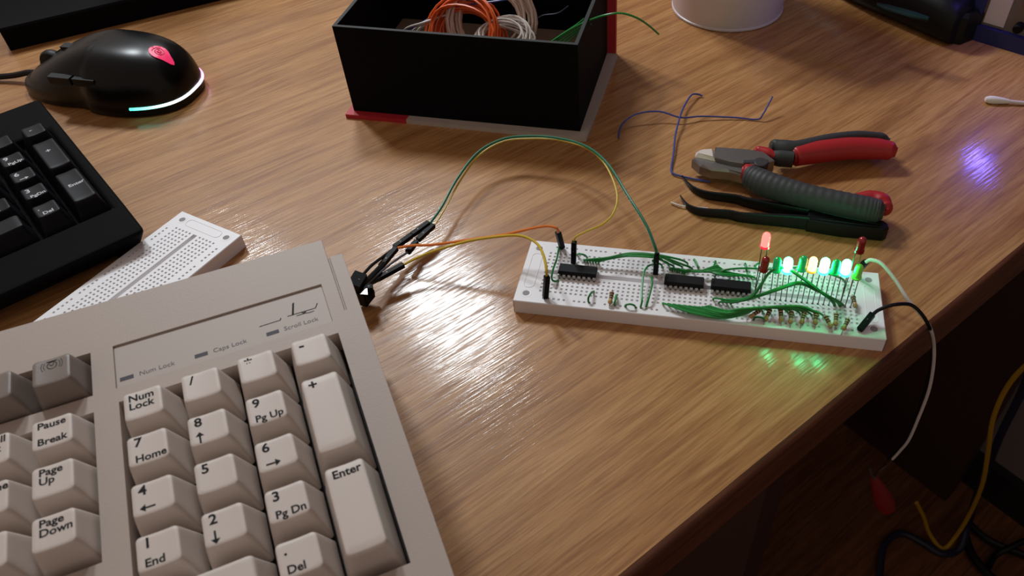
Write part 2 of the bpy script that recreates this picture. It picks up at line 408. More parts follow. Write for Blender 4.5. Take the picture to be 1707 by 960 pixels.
def dish(x, hw): return .42 * ((x/hw)**2 - 1)
def keycap(tw, td, bw, bd, dy, zb, dishw=None):
    g = Geo(); hw = (dishw or tw) / 2; rs = []
    for z, ww, d_, r, off in ((zb, bw, bd, 1.2, 0), (-2.6, tw+1.5, td+1.1, 1.6, dy*.75)):
        rs.append([Vector((x, y, z)) for x, y in rrect(ww, d_, r, 4, 0, off, 6)])
    for sc_, dz in ((1.035, -.75), (1.012, -.28), (.97, -.05)):
        rs.append([Vector((x, y, dish(x, hw) + dz + .42)) for x, y in rrect(tw*sc_, td*sc_, 1.5, 4, 0, dy, 6)])
    for k in (.8, .55, .3):
        rs.append([Vector((x, y, dish(x, hw) + .42)) for x, y in rrect(tw*k, td*k, 1.5*k, 4, 0, dy, 6)])
    g.rings(rs); g.v = [Vector((p.x, p.y, p.z - .0)) for p in g.v]; return g
KDY = -.75
def kmesh(tag_, w_, d_, m):
    return mesh('keycap', keycap(12.1 + w_, 12.0 + d_, 18.2 + w_, 18.2 + d_, KDY, -16.5, 12.1 + w_), m, ang=50)
KMESH = {'k': kmesh('k', 0, 0, M['key']), 'tall': kmesh('t', 0, 19.05, M['key']), 'wide': kmesh('w', 19.05, 0, M['key']), 'dark': kmesh('d', 0, 0, M['key_dark'])}
ROW0 = 6.4                                                   # centre of the 7-8-9 row
def legend(par, items, m, hw=6.05, lift=.47):
    g = Geo()
    for it in items:
        t, x, y, size = it[:4]
        q = arrow_geo(it[4]) if t == 'ARROW' else text_geo(t, size*1.1, .026)
        g.add([Vector((p.x + x + .35, p.y + y - .35, 0)) for p in q.v], q.f)
    g.v = [Vector((p.x, p.y, dish(p.x, hw) + lift)) for p in g.v]
    return part(par, 'legend', g, m, world=False, smooth=False)
def put_key(kind, x, y, items, lab=None, ink='ink'):
    k = link('keycap', KMESH[kind], kb, Matrix.Translation(Vector((x, y, 0))*S)); tag(k, lab)
    if items: legend(k, items, M[ink], hw=(6.05 if kind != 'wide' else 15.6))
    return k
u = 19.05
def num(d, sub): return [(d, -4.5, 1.3, 4.5), (sub, -4.5, -5.0, 3.5)]
put_key('k', 0, ROW0+u, [('Num', -5.0, 1.6, 3.7), ('Lock', -5.0, -1.9, 3.7)])
put_key('k', u, ROW0+u, [('/', -4.0, 1.0, 4.6)]); put_key('k', 2*u, ROW0+u, [('*', -4.2, .2, 5.6)]); put_key('k', 3*u, ROW0+u, [('-', -4.2, 1.0, 5.4)])
put_key('k', 0, ROW0, num('7', 'Home')); put_key('k', u, ROW0, [('8', -4.5, 1.3, 4.5), ('ARROW', -3.3, -3.4, 0, math.pi/2)]); put_key('k', 2*u, ROW0, num('9', 'Pg Up'))
put_key('k', 0, ROW0-u, [('4', -4.5, 1.3, 4.5), ('ARROW', -2.2, -3.7, 0, math.pi)]); put_key('k', u, ROW0-u, [('5', -4.5, 1.3, 4.5)]); put_key('k', 2*u, ROW0-u, [('6', -4.5, 1.3, 4.5), ('ARROW', -1.8, -3.7, 0, 0)])
put_key('k', 0, ROW0-2*u, num('1', 'End')); put_key('k', u, ROW0-2*u, [('2', -4.5, 1.3, 4.5), ('ARROW', -3.3, -3.4, 0, -math.pi/2)]); put_key('k', 2*u, ROW0-2*u, num('3', 'Pg Dn'))
put_key('tall', 3*u, ROW0-u/2, [('+', -4.6, 10.6, 5.0)], 'tall plus key'); put_key('tall', 3*u, ROW0-2.5*u, [('Enter', -4.6, 11.0, 3.8)], 'tall Enter key')
put_key('wide', u/2, ROW0-3*u, [('0', -14, 1.3, 4.5), ('Ins', -14, -5.0, 3.5)], 'wide zero key'); put_key('k', 2*u, ROW0-3*u, num('.', 'Del'))
X1, X2, X3 = -1.5*u, -2.5*u, -3.5*u
put_key('k', X1, ROW0+u, [('Pause', -5.0, 2.1, 3.5), ('Break', -5.0, -4.6, 3.5)]); put_key('k', X1, ROW0, [('Page', -4.6, 2.0, 3.5), ('Up', -4.6, -1.4, 3.5)]); put_key('k', X1, ROW0-u, [('Page', -4.6, 2.0, 3.5), ('Down', -4.6, -1.4, 3.5)])
put_key('k', X2, ROW0+u, [('Scroll', -4.4, 2.1, 3.6), ('Lock', -4.4, -1.5, 3.5)]); put_key('k', X2, ROW0, [('Home', -4.0, 2.0, 3.5)]); put_key('k', X2, ROW0-u, [('End', -4.6, 2.0, 3.5)])
YA = ROW0 + u + 27.6
al = put_key('dark', X1, YA, None, 'brown-grey key with an alarm clock symbol'); put_key('dark', X2, YA, None)
g = Geo()
def arc(cx, cy, r, a0, a1, t=.28, nseg=14):
    for k in range(nseg):
        a, b = math.radians(a0 + (a1-a0)*k/nseg), math.radians(a0 + (a1-a0)*(k+1)/nseg)
        g.add([(cx+(r+d)*math.cos(q), cy+(r+d)*math.sin(q), 0) for q, d in ((a,-t/2),(b,-t/2),(b,t/2),(a,t/2))], ((0,1,2,3),))
cx_, cy_ = .1, 1.8
arc(cx_, cy_, 1.6, 0, 360)
for a, b in ((-34, 34), (146, 214)): arc(cx_, cy_, 2.7, a, b, .2, 6); arc(cx_, cy_, 3.5, a, b, .2, 6)
def seg(a, b, t=.14):
    a, b = Vector((*a, 0)), Vector((*b, 0)); d = (b-a).normalized(); q = Vector((-d.y, d.x, 0))*t; g.add((a-q, b-q, b+q, a+q), ((0,1,2,3),))
seg((cx_-1.7, cy_+1.9), (cx_+1.7, cy_+1.9), .22); seg((cx_, cy_-.3), (cx_-.9, cy_+.7)); seg((cx_, cy_-.3), (cx_+.7, cy_+.9))
g.v = [Vector((p.x, p.y, dish(p.x, 6.05) + .47)) for p in g.v]
part(al, 'alarm_clock_symbol', g, M['ink'], world=False, smooth=False)

# ------------------------------------------------------------------ solderless breadboards
BL, BD, BT, BX0, NC = 177.2, 45.2, 8.1, 12.04, 61
YC = BD / 2
MAIN = [YC + sg*(3.81 + 2.54*k) for sg in (-1, 1) for k in range(5)]
RAIL = [YC - 18.75, YC + 18.75]
HS = .58
def colx(c): return BX0 + 2.54*c
def board_geo():
    xl = [0, 2.6, 8.2]; 
    for c in range(NC): xl += [colx(c)-HS, colx(c)+HS]
    xl += [BL-8.2, BL-2.6, BL]
    yrows = sorted(MAIN + RAIL)
    yl = [0]
    for y in yrows:
        yl += [y-HS, y+HS]
        if abs(y - (YC-3.81)) < .01: yl += [YC-1.35, YC+1.35]
    yl += [BD]
    # mounting hole squares need their own lines
    for q in (3.2+.0, 8.8, BD-8.8, BD-3.2):
        yl.append(q)
    yl = sorted(set(round(a, 4) for a in yl))
    cols = set()
    def holeidx(x):
        c = (x - BX0)/2.54; r = round(c)
        return r if 0 <= r < NC and abs(c-r)*2.54 < HS-.01 else None
    def h(i, j):
        x, y = (xl[i]+xl[i+1])/2, (yl[j]+yl[j+1])/2
        c = holeidx(x)
        if abs(y-YC) < 1.3 and colx(0)-1.2 < x < colx(NC-1)+1.2: return BT-3.2
        if c is not None:
            if any(abs(y-m_) < HS-.01 for m_ in MAIN): return BT-1.3
            if any(abs(y-m_) < HS-.01 for m_ in RAIL) and (c-1) % 6 != 5 and 1 <= c <= 59: return BT-1.3
        return BT
    g = relief(xl, yl, h, 0, .35)
    return g
def build_board(name, Mx, label):
    r = empty(name, Mx, label, 'breadboard')
    if 'board' not in _tc:
        me = mesh('board_body', board_geo(), M['abs'], smooth=False)
        _tc['board'] = me
        q = Geo()
        pts = [(x, y, BT) for x, y in rrect(5.2, 25, 2.2, 4, BL-5.6, YC)]
        q.tube(pts, .16, 5, True); _tc['outl'] = mesh('moulded_outline', q, M['abs'])
        # countersunk screw hole: raised-free ring and dark bore standing a hair above the plate, its grey painting the shade inside
        q = Geo().lathe([(2.9, .02), (2.9, .05), (1.75, .05), (1.6, .02)], 20); _tc['sink'] = mesh('screw_hole_rim', q, M['abs'])
        q = Geo().lathe([(1.75, .0), (1.75, .07)], 20); _tc['shade_disc'] = mesh('screw_hole_shade', q, M['hole_shade'])
    link('body', _tc['board'], r)
    link('moulded_outline', _tc['outl'], r)
    link('moulded_outline', _tc['outl'], r, Matrix.Translation(Vector((BL, BD, 0))*S) @ Matrix.Rotation(math.pi, 4, 'Z'))
    for x in (5.4, BL-5.4):
        for y in (6.0, BD-6.0):
            link('screw_hole_rim', _tc['sink'], r, TR((x, y, BT))); link('screw_hole_shade', _tc['shade_disc'], r, TR((x, y, BT)))
    return r
BY0 = 23 - YC
build_board('breadboard', TR((0, BY0, 0)), 'white breadboard carrying lit LEDs, chips and green wires')
def BP(c, y, z=0): return Vector((colx(c), y, BT + z))       # y in world mm: main rows 23 -+ 3.81, 6.35, ...
t2 = 4.38482397
LBx, LBy = -199.06, 42.14
U2 = Vector((math.cos(t2), math.sin(t2), 0)); V2 = Vector((-math.sin(t2), math.cos(t2), 0))
# board frame: x runs along U2 from the visible end, y across; right-handed with the wide side order kept
ML = Matrix(((U2.x, V2.x, 0, LBx*S), (U2.y, V2.y, 0, LBy*S), (0, 0, 1, 0), (0, 0, 0, 1)))
build_board('breadboard', ML, 'empty white breadboard tucked behind the beige keyboard')

# chips
pin_g = Geo()
pin_g.box((-.7, -.05, -.12), (.7, 1.0, .12)); pin_g.box((-.7, -.17, -1.6), (.7, .07, .12)); pin_g.box((-.28, -.17, -4.2), (.28, .07, -1.6))
PIN = mesh('pin', pin_g, M['tin'], smooth=False)
g = Geo()
for (z0, z1, s0, s1) in ((0, 1.7, .45, 0), (1.7, 3.4, 0, .45)):
    g.rings([[Vector((x*(9.75-s), y*(3.2-s), z)) for x, y in ((-1,-1),(1,-1),(1,1),(-1,1))] for z, s in ((z0, s0), (z1, s1))])
ICB = mesh('ic_body', g, M['ic'], smooth=False)
g = Geo().lathe([(.9, 0), (.9, .03)], 14); g.v = [p for p in g.v]; NOTCH = mesh('notch', g, M['black'])
for c0, lab in ((3, 'black 16-pin chip at the empty left end of the breadboard'), (24, 'black 16-pin chip in the middle of the board, left of its twin'), (33, 'black 16-pin chip nearest the LED row')):
    r = thing('integrated_circuit', BP(c0+3.5, 23, .0), lab, 'chip', 'chips on the breadboard')
    link('body', ICB, r, TR((0, 0, .7))); link('notch', NOTCH, r, TR((-8.6, 0, 4.1)))
    for k in range(8):
        link('pin', PIN, r, TR(((k-3.5)*2.54, -3.81, 2.4)))
        link('pin', PIN, r, Matrix.Translation(Vector(((k-3.5)*2.54, 3.81, 2.4))*S) @ Matrix.Rotation(math.pi, 4, 'Z'))

# LEDs: feet in the row just in front of the trench
YL = 23 - 3.81
LENS = Geo().lathe([(1.95, 1.0), (1.95, 5.8), (1.86, 6.6), (1.6, 7.35), (1.1, 7.9), (.5, 8.2), (.05, 8.25)], 18)
FLNG = Geo().lathe([(2.3, 0), (2.3, 1.0), (1.95, 1.0)], 18)
_lm = {}
def led(px, py, kind, label, lean=0.0, zoff=None, col=None):
    b = PY(px, py, YL)                                        # centre of the LED's base
    lens_m, fl_m = {'g_on': ('led_g_on','led_g_on_f'), 'g': ('led_g','led_g'), 'lg': ('led_lg','led_lg'), 'y_on': ('led_y_on','led_y_on_f'), 'r_on': ('led_r_on','led_r_on_f'), 'r': ('led_r','led_r')}[kind]
    for k, gg in ((lens_m+'L', LENS), (fl_m+'F', FLNG)):
        if k not in _lm:
            q = Geo(); q.add(gg.v, gg.f); _lm[k] = mesh('led_'+('lens' if k[-1] == 'L' else 'flange'), q, M[k[:-1]])
    c = round((b.x - BX0)/2.54 - .5) if col is None else col
    foot = Vector((colx(c+.5), YL, BT))
    ax = (b - foot).normalized()
    r = thing('led', foot, label, 'led', 'LEDs on the breadboard')
    rot = Vector((0,0,1)).rotation_difference(ax).to_matrix().to_4x4()
    k_ = 1.12 if kind == 'g_on' else 1.0
    mw = Matrix.Translation((b-foot)*S) @ rot @ Matrix.Diagonal((k_, k_, 1, 1))
    link('lens', _lm[lens_m+'L'], r, mw); link('flange', _lm[fl_m+'F'], r, mw)
    for sg in (-1, 1):
        q = Geo().tube([Vector((sg*1.27, 0, -2)), Vector((sg*1.27, 0, .5)), (b-foot) + Vector((sg*1.27, 0, -.0))], .25, 5)
        part(r, 'lead', q, M['lead'], world=False)
    return r
led(1275, 411, 'r_on', 'lit red LED standing tall on long leads')
led(1272.5, 450, 'r', 'unlit red LED low at the left end of the LED row')
led(1294, 451, 'g', 'unlit green LED between the low red LED and the first lit one')
led(1312, 452, 'g_on', 'lit green LED furthest left of the three bright ones')
led(1336, 449, 'g', 'unlit green LED just left of the yellow one')
led(1352.5, 451, 'y_on', 'lit yellow LED in the middle of the row')
led(1372, 453, 'g_on', 'lit green LED just right of the yellow one')
led(1390.5, 455, 'g', 'unlit green LED between the two right-hand lit green ones')
led(1408, 456, 'g_on', 'lit green LED furthest right of the three bright ones')
led(1427.5, 463, 'lg', 'light green unlit LED at the right end, tilted low')
led(1432, 419, 'r', 'unlit red LED standing tall at the right end', col=57)

# resistors
def resistor(a, b, label, foot_a=None, foot_b=None, gold=True):
    """a, b: world ends of the body"""
    r = thing('resistor', (a+b)/2 - Vector((0, 0, (a.z+b.z)/2 - BT)), label, 'resistor', 'resistors on the breadboard')
    ax = (b - a); L = 6.2; c = (a+b)/2; ax.normalize()
    rot = Vector((0,0,1)).rotation_difference(ax).to_matrix().to_4x4()
    mw = Matrix.Translation(c) @ rot
    g = Geo().lathe([(.3, -3.2), (.95, -3.05), (1.15, -2.5), (1.12, -1.9), (.95, -1.5), (.95, 1.5), (1.12, 1.9), (1.15, 2.5), (.95, 3.05), (.3, 3.2)], 12, mw)
    part(r, 'body', g, M['resistor'])
    for z, m_, rad in ((-2.2, 'band_brown', 1.19), (-.9, 'band_black', .99), (.2, 'band_brown', .99), (2.2, 'band_gold', 1.19)):
        part(r, 'colour_band', Geo().lathe([(rad-.05, z-.33), (rad, z-.3), (rad, z+.3), (rad-.05, z+.33)], 12, mw), M[m_])
    for end, ft, sg in ((a, foot_a, -1), (b, foot_b, 1)):
        e0 = c + ax*(3.1*sg); ft = ft or Vector((e0.x + ax.x*1.6*sg, e0.y + ax.y*1.6*sg, BT-1.5))
        part(r, 'lead', Geo().tube(spline([e0, e0 + ax*(1.1*sg), Vector((ft.x, ft.y, ft.z+1.8)), ft], 4), .24, 5), M['tin'])
RZ = BT + 2.6
for i, (p, q, lab) in enumerate((
    ((1265.8,517.4), (1251.6,527.7), 'tan resistor leftmost of the front row, leaning far left'),
    ((1282.5,518.7), (1277.4,530.3), 'tan resistor second from left in the front row'),
    ((1301.2,518.7), (1301.9,531.6), 'tan resistor third from left in the front row, upright'),
    ((1319.3,521.9), (1318,535.4), 'tan resistor fourth from left in the front row'),
    ((1340.5,522.5), (1336.7,536.7), 'tan resistor fifth from left in the front row, leaning left'),
    ((1360.5,523.2), (1359.2,538), 'tan resistor sixth from left in the front row, upright'),
    ((1376.6,527.7), (1385,544.4), 'tan resistor seventh from left, leaning right'),
    ((1394,525), (1392.7,539.3), 'tan resistor eighth from left in the front row'),
    ((1414,531.5), (1405.6,549.6), 'tan resistor at the right end of the front row, leaning left'),
    ((1421.7,492.9), (1426.2,512.9), 'tan resistor alone below the light green LED'),
    ((1019.8,489.3), (1017.2,503.3), 'tan resistor alone in the left half of the board'))):
    resistor(P(*p, RZ+1.0), P(*q, RZ-.6), lab)

# ------------------------------------------------------------------ green hook-up wires on the board
M['green_wire_b'] = mat('green_insulation_b', (28,116,50), .38, spec=.4); M['green_wire_c'] = mat('green_insulation_c', (48,146,70), .38, spec=.4)
_gi = [0]
def wire(pts, m, r, label, group, name='hookup_wire', cat='wire', n=7, step=6, base=None):
    w3 = [P(*p) for p in pts]
    path = spline(w3, step)
    if m == 'green_wire': _gi[0] += 1; m = ('green_wire', 'green_wire_b', 'green_wire_c')[_gi[0]*7 % 3]
    return single(name, Geo().tube(path, r, n), M[m] if isinstance(m, str) else m, base or w3[0], label, cat, group)
b_ = BT
GR = .52
ORD = ('first','second','third','fourth','fifth','sixth','seventh','eighth','ninth','tenth')
def J(a): return a + random.uniform(-1.2, 1.2)
wire([(932,411,b_-1),(931,416,b_+2),(928,432,b_+3),(921,452,b_+4),(920,465,b_+3),(926,469,b_+2),(932,466,b_-1)], 'green_wire', GR, 'green wire running past the left end of the first chip', 'single green wires')
wire([(960,425,b_-1),(966,423,b_+3),(974,425,b_+3),(980,430,b_-1)], 'green_wire', GR, 'short green wire right of the black connector with thin yellow lead', 'single green wires')
for i in range(6):
    sx = 975 + 4.6*i; sy = 437 + .5*i
    ex, ey = ((1145,441),(1153,450),(1136,447),(1122,446),(1113,441),(1102,444))[i]
    wire([(sx,sy,b_-1),(sx+2,sy-4,b_+3),(1012+3*i,J(430),b_+5),(1050,J(423)+i*.7,b_+7),(1092,J(424)+i*.9,b_+8),(ex-14,ey-9,b_+6),(ex,ey-3,b_+3),(ex+1,ey+2,b_-1)], 'green_wire', GR, 'green wire of the bundle above the first chip, its left end %s from left' % ORD[i], 'back bundle of green wires')
for i in range(7):
    sx, sy = 1117 + 4*i, 447 + 1.1*i; ex, ey = 1213 + 7.6*i, 456 + 1.2*i
    wire([(sx,sy+4,b_-1),(sx+3,sy,b_+2.5),(1162+i*2,J(452),b_+3.5),(1195+i*2,443+i*2.7,b_+5),(ex-14,ey-4,b_+3.5),(ex,ey,b_+2),(ex+2,ey+3,b_-1)], 'green_wire', GR, 'green wire of the leaf-shaped rear bundle, its right end %s from left' % ORD[i], 'leaf-shaped bundle of green wires')
wire([(1190,463,b_-1),(1195,457,b_+3),(1208,450,b_+6),(1242,447,b_+6),(1290,449,b_+6),(1340,446,b_+7),(1380,456,b_+6),(1404,465,b_+4),(1409,472,b_-1)], 'green_wire', .5, 'long green wire passing behind the LED leads', 'single green wires')
for k, (a, c, d) in enumerate((((1157,432),(1161,438),(1164,447)), ((1192,435),(1191,441),(1187,450)), ((1242,439),(1243,444),(1245,453)), ((1258,442),(1264,439),(1271,440)))):
    wire([(*a,b_-1),(a[0]+.5,a[1]+1,b_+1.8),(*c,b_+2.2),(d[0]-.5,d[1]-1.5,b_+1.8),(*d,b_-1)], 'green_wire', GR, 'short green link wire by the rear rail, number %s from left' % ('one','two','three','four')[k], 'single green wires')
for i in range(2):
    wire([(1188+9*i,500+6*i,b_-1),(1193+9*i,497+6*i,b_+3),(1225,501+3*i,b_+5),(1253,493+2*i,b_+8),(1268,474+3*i,b_+14),(1284,453+i,b_+20),(1308,446+i,b_+22),(1338,463+2*i,b_+19),(1370,487+2*i,b_+11),(1387+2*i,503,b_+4),(1391+2*i,510,b_-1)], 'green_wire', GR, 'green wire looping high in front of the LED leads, %s one' % ('upper','lower')[i], 'high-looping green wires')
for i in range(3):
    wire([(1203+7*i,503+2*i,b_-1),(1208+7*i,500+2*i,b_+3),(1250,496+i*1.3,b_+7),(1295,481+i*1.6,b_+13),(1332,470+i*1.7,b_+16),(1362,482+i*1.5,b_+12),(1392+2*i,501,b_+5),(1400+4*i,512-i,b_-1)], 'green_wire', GR, 'green wire crossing the glowing board centre, its left end %s from left' % ORD[i], 'low-crossing green wires')
wire([(1091,440,b_+1),(1080,444,b_+4),(1073,456,b_+5),(1070,485,b_+4),(1070,503,b_+3),(1067,514,b_-1)], 'green_wire', GR, 'long green wire from the dark green connector to the front rail', 'single green wires')
wire([(1084,460,b_-1),(1086,463,b_+3),(1087,474,b_+4),(1081,498,b_+3),(1076,515,b_-1)], 'green_wire', GR, 'green wire crossing the trench left of the second chip', 'single green wires')
wire([(991,485,b_-1),(986,488,b_+2.5),(981,496,b_+3),(981,505,b_-1)], 'green_wire', GR, 'short curved green wire below the first chip', 'single green wires')
wire([(1027,491,b_-1),(1027,494,b_+2.5),(1025,503,b_+2.5),(1024,509,b_-1)], 'green_wire', GR, 'short green wire right beside the lone left resistor', 'single green wires')
wire([(1041,512,b_-1),(1044,508,b_+2),(1051,507,b_+2.5),(1057,509,b_+2),(1060,513,b_-1)], 'green_wire', GR, 'short green wire lying along the front rail', 'single green wires')
wire([(1256,533,b_-1),(1259,529,b_+2),(1268,529,b_+2.5),(1275,532,b_+2),(1277,536,b_-1)], 'green_wire', GR, 'short green wire under the leftmost resistors', 'single green wires')
ENDS = ((1272,520),(1284,521),(1304,520),(1314,521),(1323,523),(1334,523),(1343,524),(1353,525),(1363,525),(1373,527))
for i, (ex, ey) in enumerate(ENDS):
    sx, sy = 1105 + 8.6*i, 506 + .9*i
    lay = i*.55; k = i/9
    mid = [(1152+3.2*i, 521-1.25*i, b_+2.6), (1203+1.0*i, 530-1.35*i, b_+2.2+.2*i+J(0)*.6)]
    wire([(sx,sy,b_-1),(sx+4,sy+.5,b_+2.2)] + mid + [(1240, 524-1.1*i+J(0)*.4, b_+3+lay*.6), (max(1256, ex-46), 515-.5*i+J(0)*.6, b_+4.5+lay*.5), (ex-14, ey-8, b_+5), (ex-2, ey-2, b_+2.5), (ex, ey+2, b_-1)], 'green_wire', GR, 'green wire of the thick front bundle, its right end %s from left' % ORD[i], 'front bundle of green wires')

# ------------------------------------------------------------------ jumper leads with black crimp housings
def housing(par, a, b, name='connector_housing', w_=2.5):
    a, b = Vector(a), Vector(b); t = (b-a).normalized(); x = t.cross(Vector((0,0,1)));
    if x.length < .1: x = Vector((1,0,0))
    x.normalize(); y = t.cross(x); h_ = w_/2
    g = Geo(); rs = []
    for s_, k in ((0, .86), (.35, 1), (1, 1)):
        pass
    L = (b-a).length
    for d, k in ((0, .84), (.4, 1), (L-.4, 1), (L, .84)):
        c = a + t*d; rs.append([c + x*(h_*k*sx) + y*(h_*k*sy) for sx, sy in ((-1,-1),(1,-1),(1,1),(-1,1))])
    g.rings(rs); o = part(par, name, g, M['black'], smooth=False)
    q = Geo(); c = a + t*(L*.62)                              # small latch window showing the crimp
    for sg in (-1, 1):
        pass
    m_ = Matrix((( x.x, t.x, y.x, 0), (x.y, t.y, y.y, 0), (x.z, t.z, y.z, 0), (0,0,0,1)))
    for sg in (-1, 1):
        q.box((-.22, -.4, h_*sg-.03), (.22, .4, h_*sg+.03), Matrix.Translation(c) @ m_)
    q.v = [p - Vector(par.matrix_basis.translation)/S for p in q.v]
    link('latch_window', mesh('latch_window', q, M['lead'], smooth=False), o)
    return o
def jumper(label, wm, wr, path, houses, pins=()):
    base = P(*path[0]); base.z = BT
    r = thing('jumper_lead', base, label, 'jumper wire', 'jumper leads between keyboard and breadboard')
    part(r, 'wire', Geo().tube(spline([P(*p) for p in path], 8), wr, 8), M[wm])
    for a, b in houses: housing(r, P(*a), P(*b))
    for a, b in pins: part(r, 'pin', Geo().tube([P(*a), P(*b)], .32, 5), M['tin'])
    return r
zt = b_ + 14.5
jumper('dark green jumper lead arching high from keyboard plug to mid board', 'green_dark', .75,
    [(1095,424,zt-1),(1092,412,zt+3),(1077,375,30),(1048,328,32),(1012,272,30),(975,243,26),(928,230,22),(880,227,20),(838,232,18),(797,254,16),(762,298,14),(736,345,12),(716,373,11)],
    [((1093,456,b_+.4),(1095,423,zt)), ((715,371,11),(686,392,10.5))], [((1093,456,b_+.4),(1093,459,b_-2))])
jumper('thin yellow jumper lead running beside the dark green one', 'yellow_wire', .5,
    [(957,404,zt-1),(960,395,zt+2),(977,386,26),(1004,374,27),(1022,356,28),(1029,330,29),(1022,300,29),(1004,268,28),(975,246,24),(930,233,20),(880,231,18),(838,236,16),(800,258,14),(768,300,12),(743,345,11),(724,376,10)],
    [((956,438,b_+.4),(957,403,zt)), ((723,375,10),(696,400,9.5))], [((956,438,b_+.4),(956,441,b_-2))])
jumper('orange jumper lead reaching the tilted rear left connector', 'orange_lead', .7,
    [(931,387,zt-1),(927,380,zt+2),(912,377,25),(885,381,25),(840,391,22),(780,400,18),(720,408,14),(690,409,13),(663,413,12)],
    [((937,413,b_+.4),(930,386,zt-2)), ((661,413,11.5),(634,445,10.5))], [((937,413,b_+.4),(938,416,b_-2))])
jumper('yellow jumper lead bending down to the front left connector', 'yellow_wire', .7,
    [(911,462,zt-1),(911,450,zt+3),(906,426,27),(894,405,26),(868,393,25),(832,394,22),(780,402,18),(725,418,14),(695,430,12),(671,442,11)],
    [((909,496,b_+.4),(912,460,zt)), ((673,441,11),(629,465,9.5))], [((909,496,b_+.4),(909,499,b_-2))])
# keyboard plug and its short leads
pb = P(603, 490, 9); 
pl = thing('keyboard_plug', (pb.x, pb.y, 0), 'black keyboard plug with bare silver contact at the keyboard edge', 'plug')
housing(pl, P(584,470,14), P(606,478,12), 'plug_shell', 9)
housing(pl, P(590,486,8), P(617,494,8), 'plug_shell', 8)
housing(pl, P(603,481,13), P(622,480,12), 'plug_prong', 3); housing(pl, P(606,490,10), P(624,489,10), 'plug_prong', 3)
part(pl, 'contact', Geo().rings([[P(600,490,14), P(612,478,14), P(613,491,14)], [P(601,490,12.5), P(612,478,12.5), P(613,491,12.5)]]), M['steel_glint'], smooth=False)
for pts, m_, r_, nm in (([(597,474,14),(604,460,15),(620,442,14),(640,427,12),(657,414,11)], 'black_wire', .8, 'plug_lead'), ([(603,474,14),(618,462,13),(634,446,11.5),(640,440,10.8)], 'black_wire', 1.5, 'plug_lead'),
        ([(612,474,13),(628,459,12),(655,437,10.5),(680,420,10)], 'ink_grey', .6, 'plug_lead'), ([(606,478,13),(618,471,11),(632,464,10)], 'black_wire', 1.5, 'plug_lead')):
    part(pl, nm, Geo().tube(spline([P(*p) for p in pts], 6), r_, 7), M[m_])
housing(pl, P(686,392,10.5), P(657,413,11), 'connector_housing'); housing(pl, P(695,402,9.5), P(679,421,9.8), 'connector_housing')

# ------------------------------------------------------------------ supply leads over the desk edge, clip below
base = P(1427, 456, b_); base.z = BT
sw = thing('supply_lead', base, 'white supply lead from the rear corner hanging over the desk edge', 'wire')
part(sw, 'wire', Geo().tube(spline([P(*p) for p in ((1443,437,20),(1452,433,22),(1470,440,22),(1492,466,18),(1514,500,13),(1538,528,7),(1551,548,0),(1557,575,-22),(1556,610,-46),(1548,652,-74),(1531,697,-108),(1515,733,-138),(1500,752,-160),(1488,765,-175))], 7), .9, 8), M['white_wire'])
housing(sw, P(1427,456,b_+1.5), P(1443,436,20), w_=2.7)
base = P(1434, 550, b_); base.z = BT
sb = thing('supply_lead', base, 'black supply lead from the front right corner hanging over the desk edge', 'wire')
part(sb, 'wire', Geo().tube(spline([P(*p) for p in ((1455,524,13),(1466,516,15),(1490,508,17),(1518,508,15),(1537,524,10),(1549,545,2.4),(1554,560,-12),(1553,600,-42),(1545,640,-72),(1528,690,-108),(1505,738,-150),(1480,765,-182))], 7), .9, 8), M['black_wire'])
housing(sb, P(1432,551,b_+.6), P(1455,523,13), w_=2.7)
cb = P(1470, 830, -240)
ck = thing('crocodile_clip', cb, 'red sleeved crocodile clip dangling below the desk edge', 'clip')
ca, cz = P(1456, 793, -215), P(1480, 850, -250)
q = []
ax = (cz-ca).normalized(); sx_ = ax.cross((CAM-ca).normalized()).normalized(); sy_ = ax.cross(sx_)
for k, (t_, wv) in enumerate(((0, 2.2), (.2, 4), (.55, 6.5), (.85, 7), (1, 5.8))):
    c = ca.lerp(cz, t_); q.append([c + sx_*(wv*math.cos(a)) + sy_*(wv*.7*math.sin(a)) for a in [2*math.pi*j/12 for j in range(12)]])
part(ck, 'sleeve', Geo().rings(q), M['clip_red'])
part(ck, 'jaw', Geo().tube([P(1458,798,-216), P(1451,785,-208), P(1451,779,-204)], 1.2, 6), M['steel'])
part(ck, 'jaw', Geo().tube(spline([P(1458,796,-216), P(1466,786,-200), P(1478,777,-190), P(1488,765,-178)], 5), .8, 6), M['steel'])

# cables under the desk
def cable(pts, m_, r, label, name='cable'):
    w3 = [P(*p) for p in pts]; low = min(w3, key=lambda p: p.z)
    return single(name, Geo().tube(spline(w3, 8), r, 8), M[m_], low, label, 'cable', 'cables under the desk')
cable([(1760,575,-300),(1707,612,-340),(1676,650,-380),(1655,700,-430),(1647,755,-490),(1638,805,-560),(1620,850,-630),(1596,890,-690),(1572,914,-715),(1550,890,-700),(1540,862,-670),(1528,838,-640)], 'yellow_cable', 2.7, 'yellow cable looping down to the floor beside the wall')
cable([(1720,610,-330),(1700,660,-400),(1670,720,-470),(1648,775,-540),(1630,820,-600),(1615,870,-680),(1600,915,-714),(1570,922,-714),(1540,905,-714),(1510,890,-714),(1490,893,-714),(1472,915,-714),(1466,965,-714)], 'blue_dark', 4.6, 'navy blue cable crossing behind the yellow one')
cable([(1610,868,-712),(1640,895,-712),(1672,912,-712),(1707,925,-712),(1770,950,-712)], 'black_wire', 5, 'black cable lying on the floor toward the right')
cable([(1605,880,-712),(1618,920,-712),(1640,950,-712),(1680,990,-712)], 'black_wire', 6, 'thick black cable on the floor beneath the yellow loop')
cable([(1648,945,-712),(1660,925,-712),(1685,912,-705),(1712,900,-700),(1760,890,-690)], 'black_wire', 4, 'thin black cable curling on the floor near the baseboard')

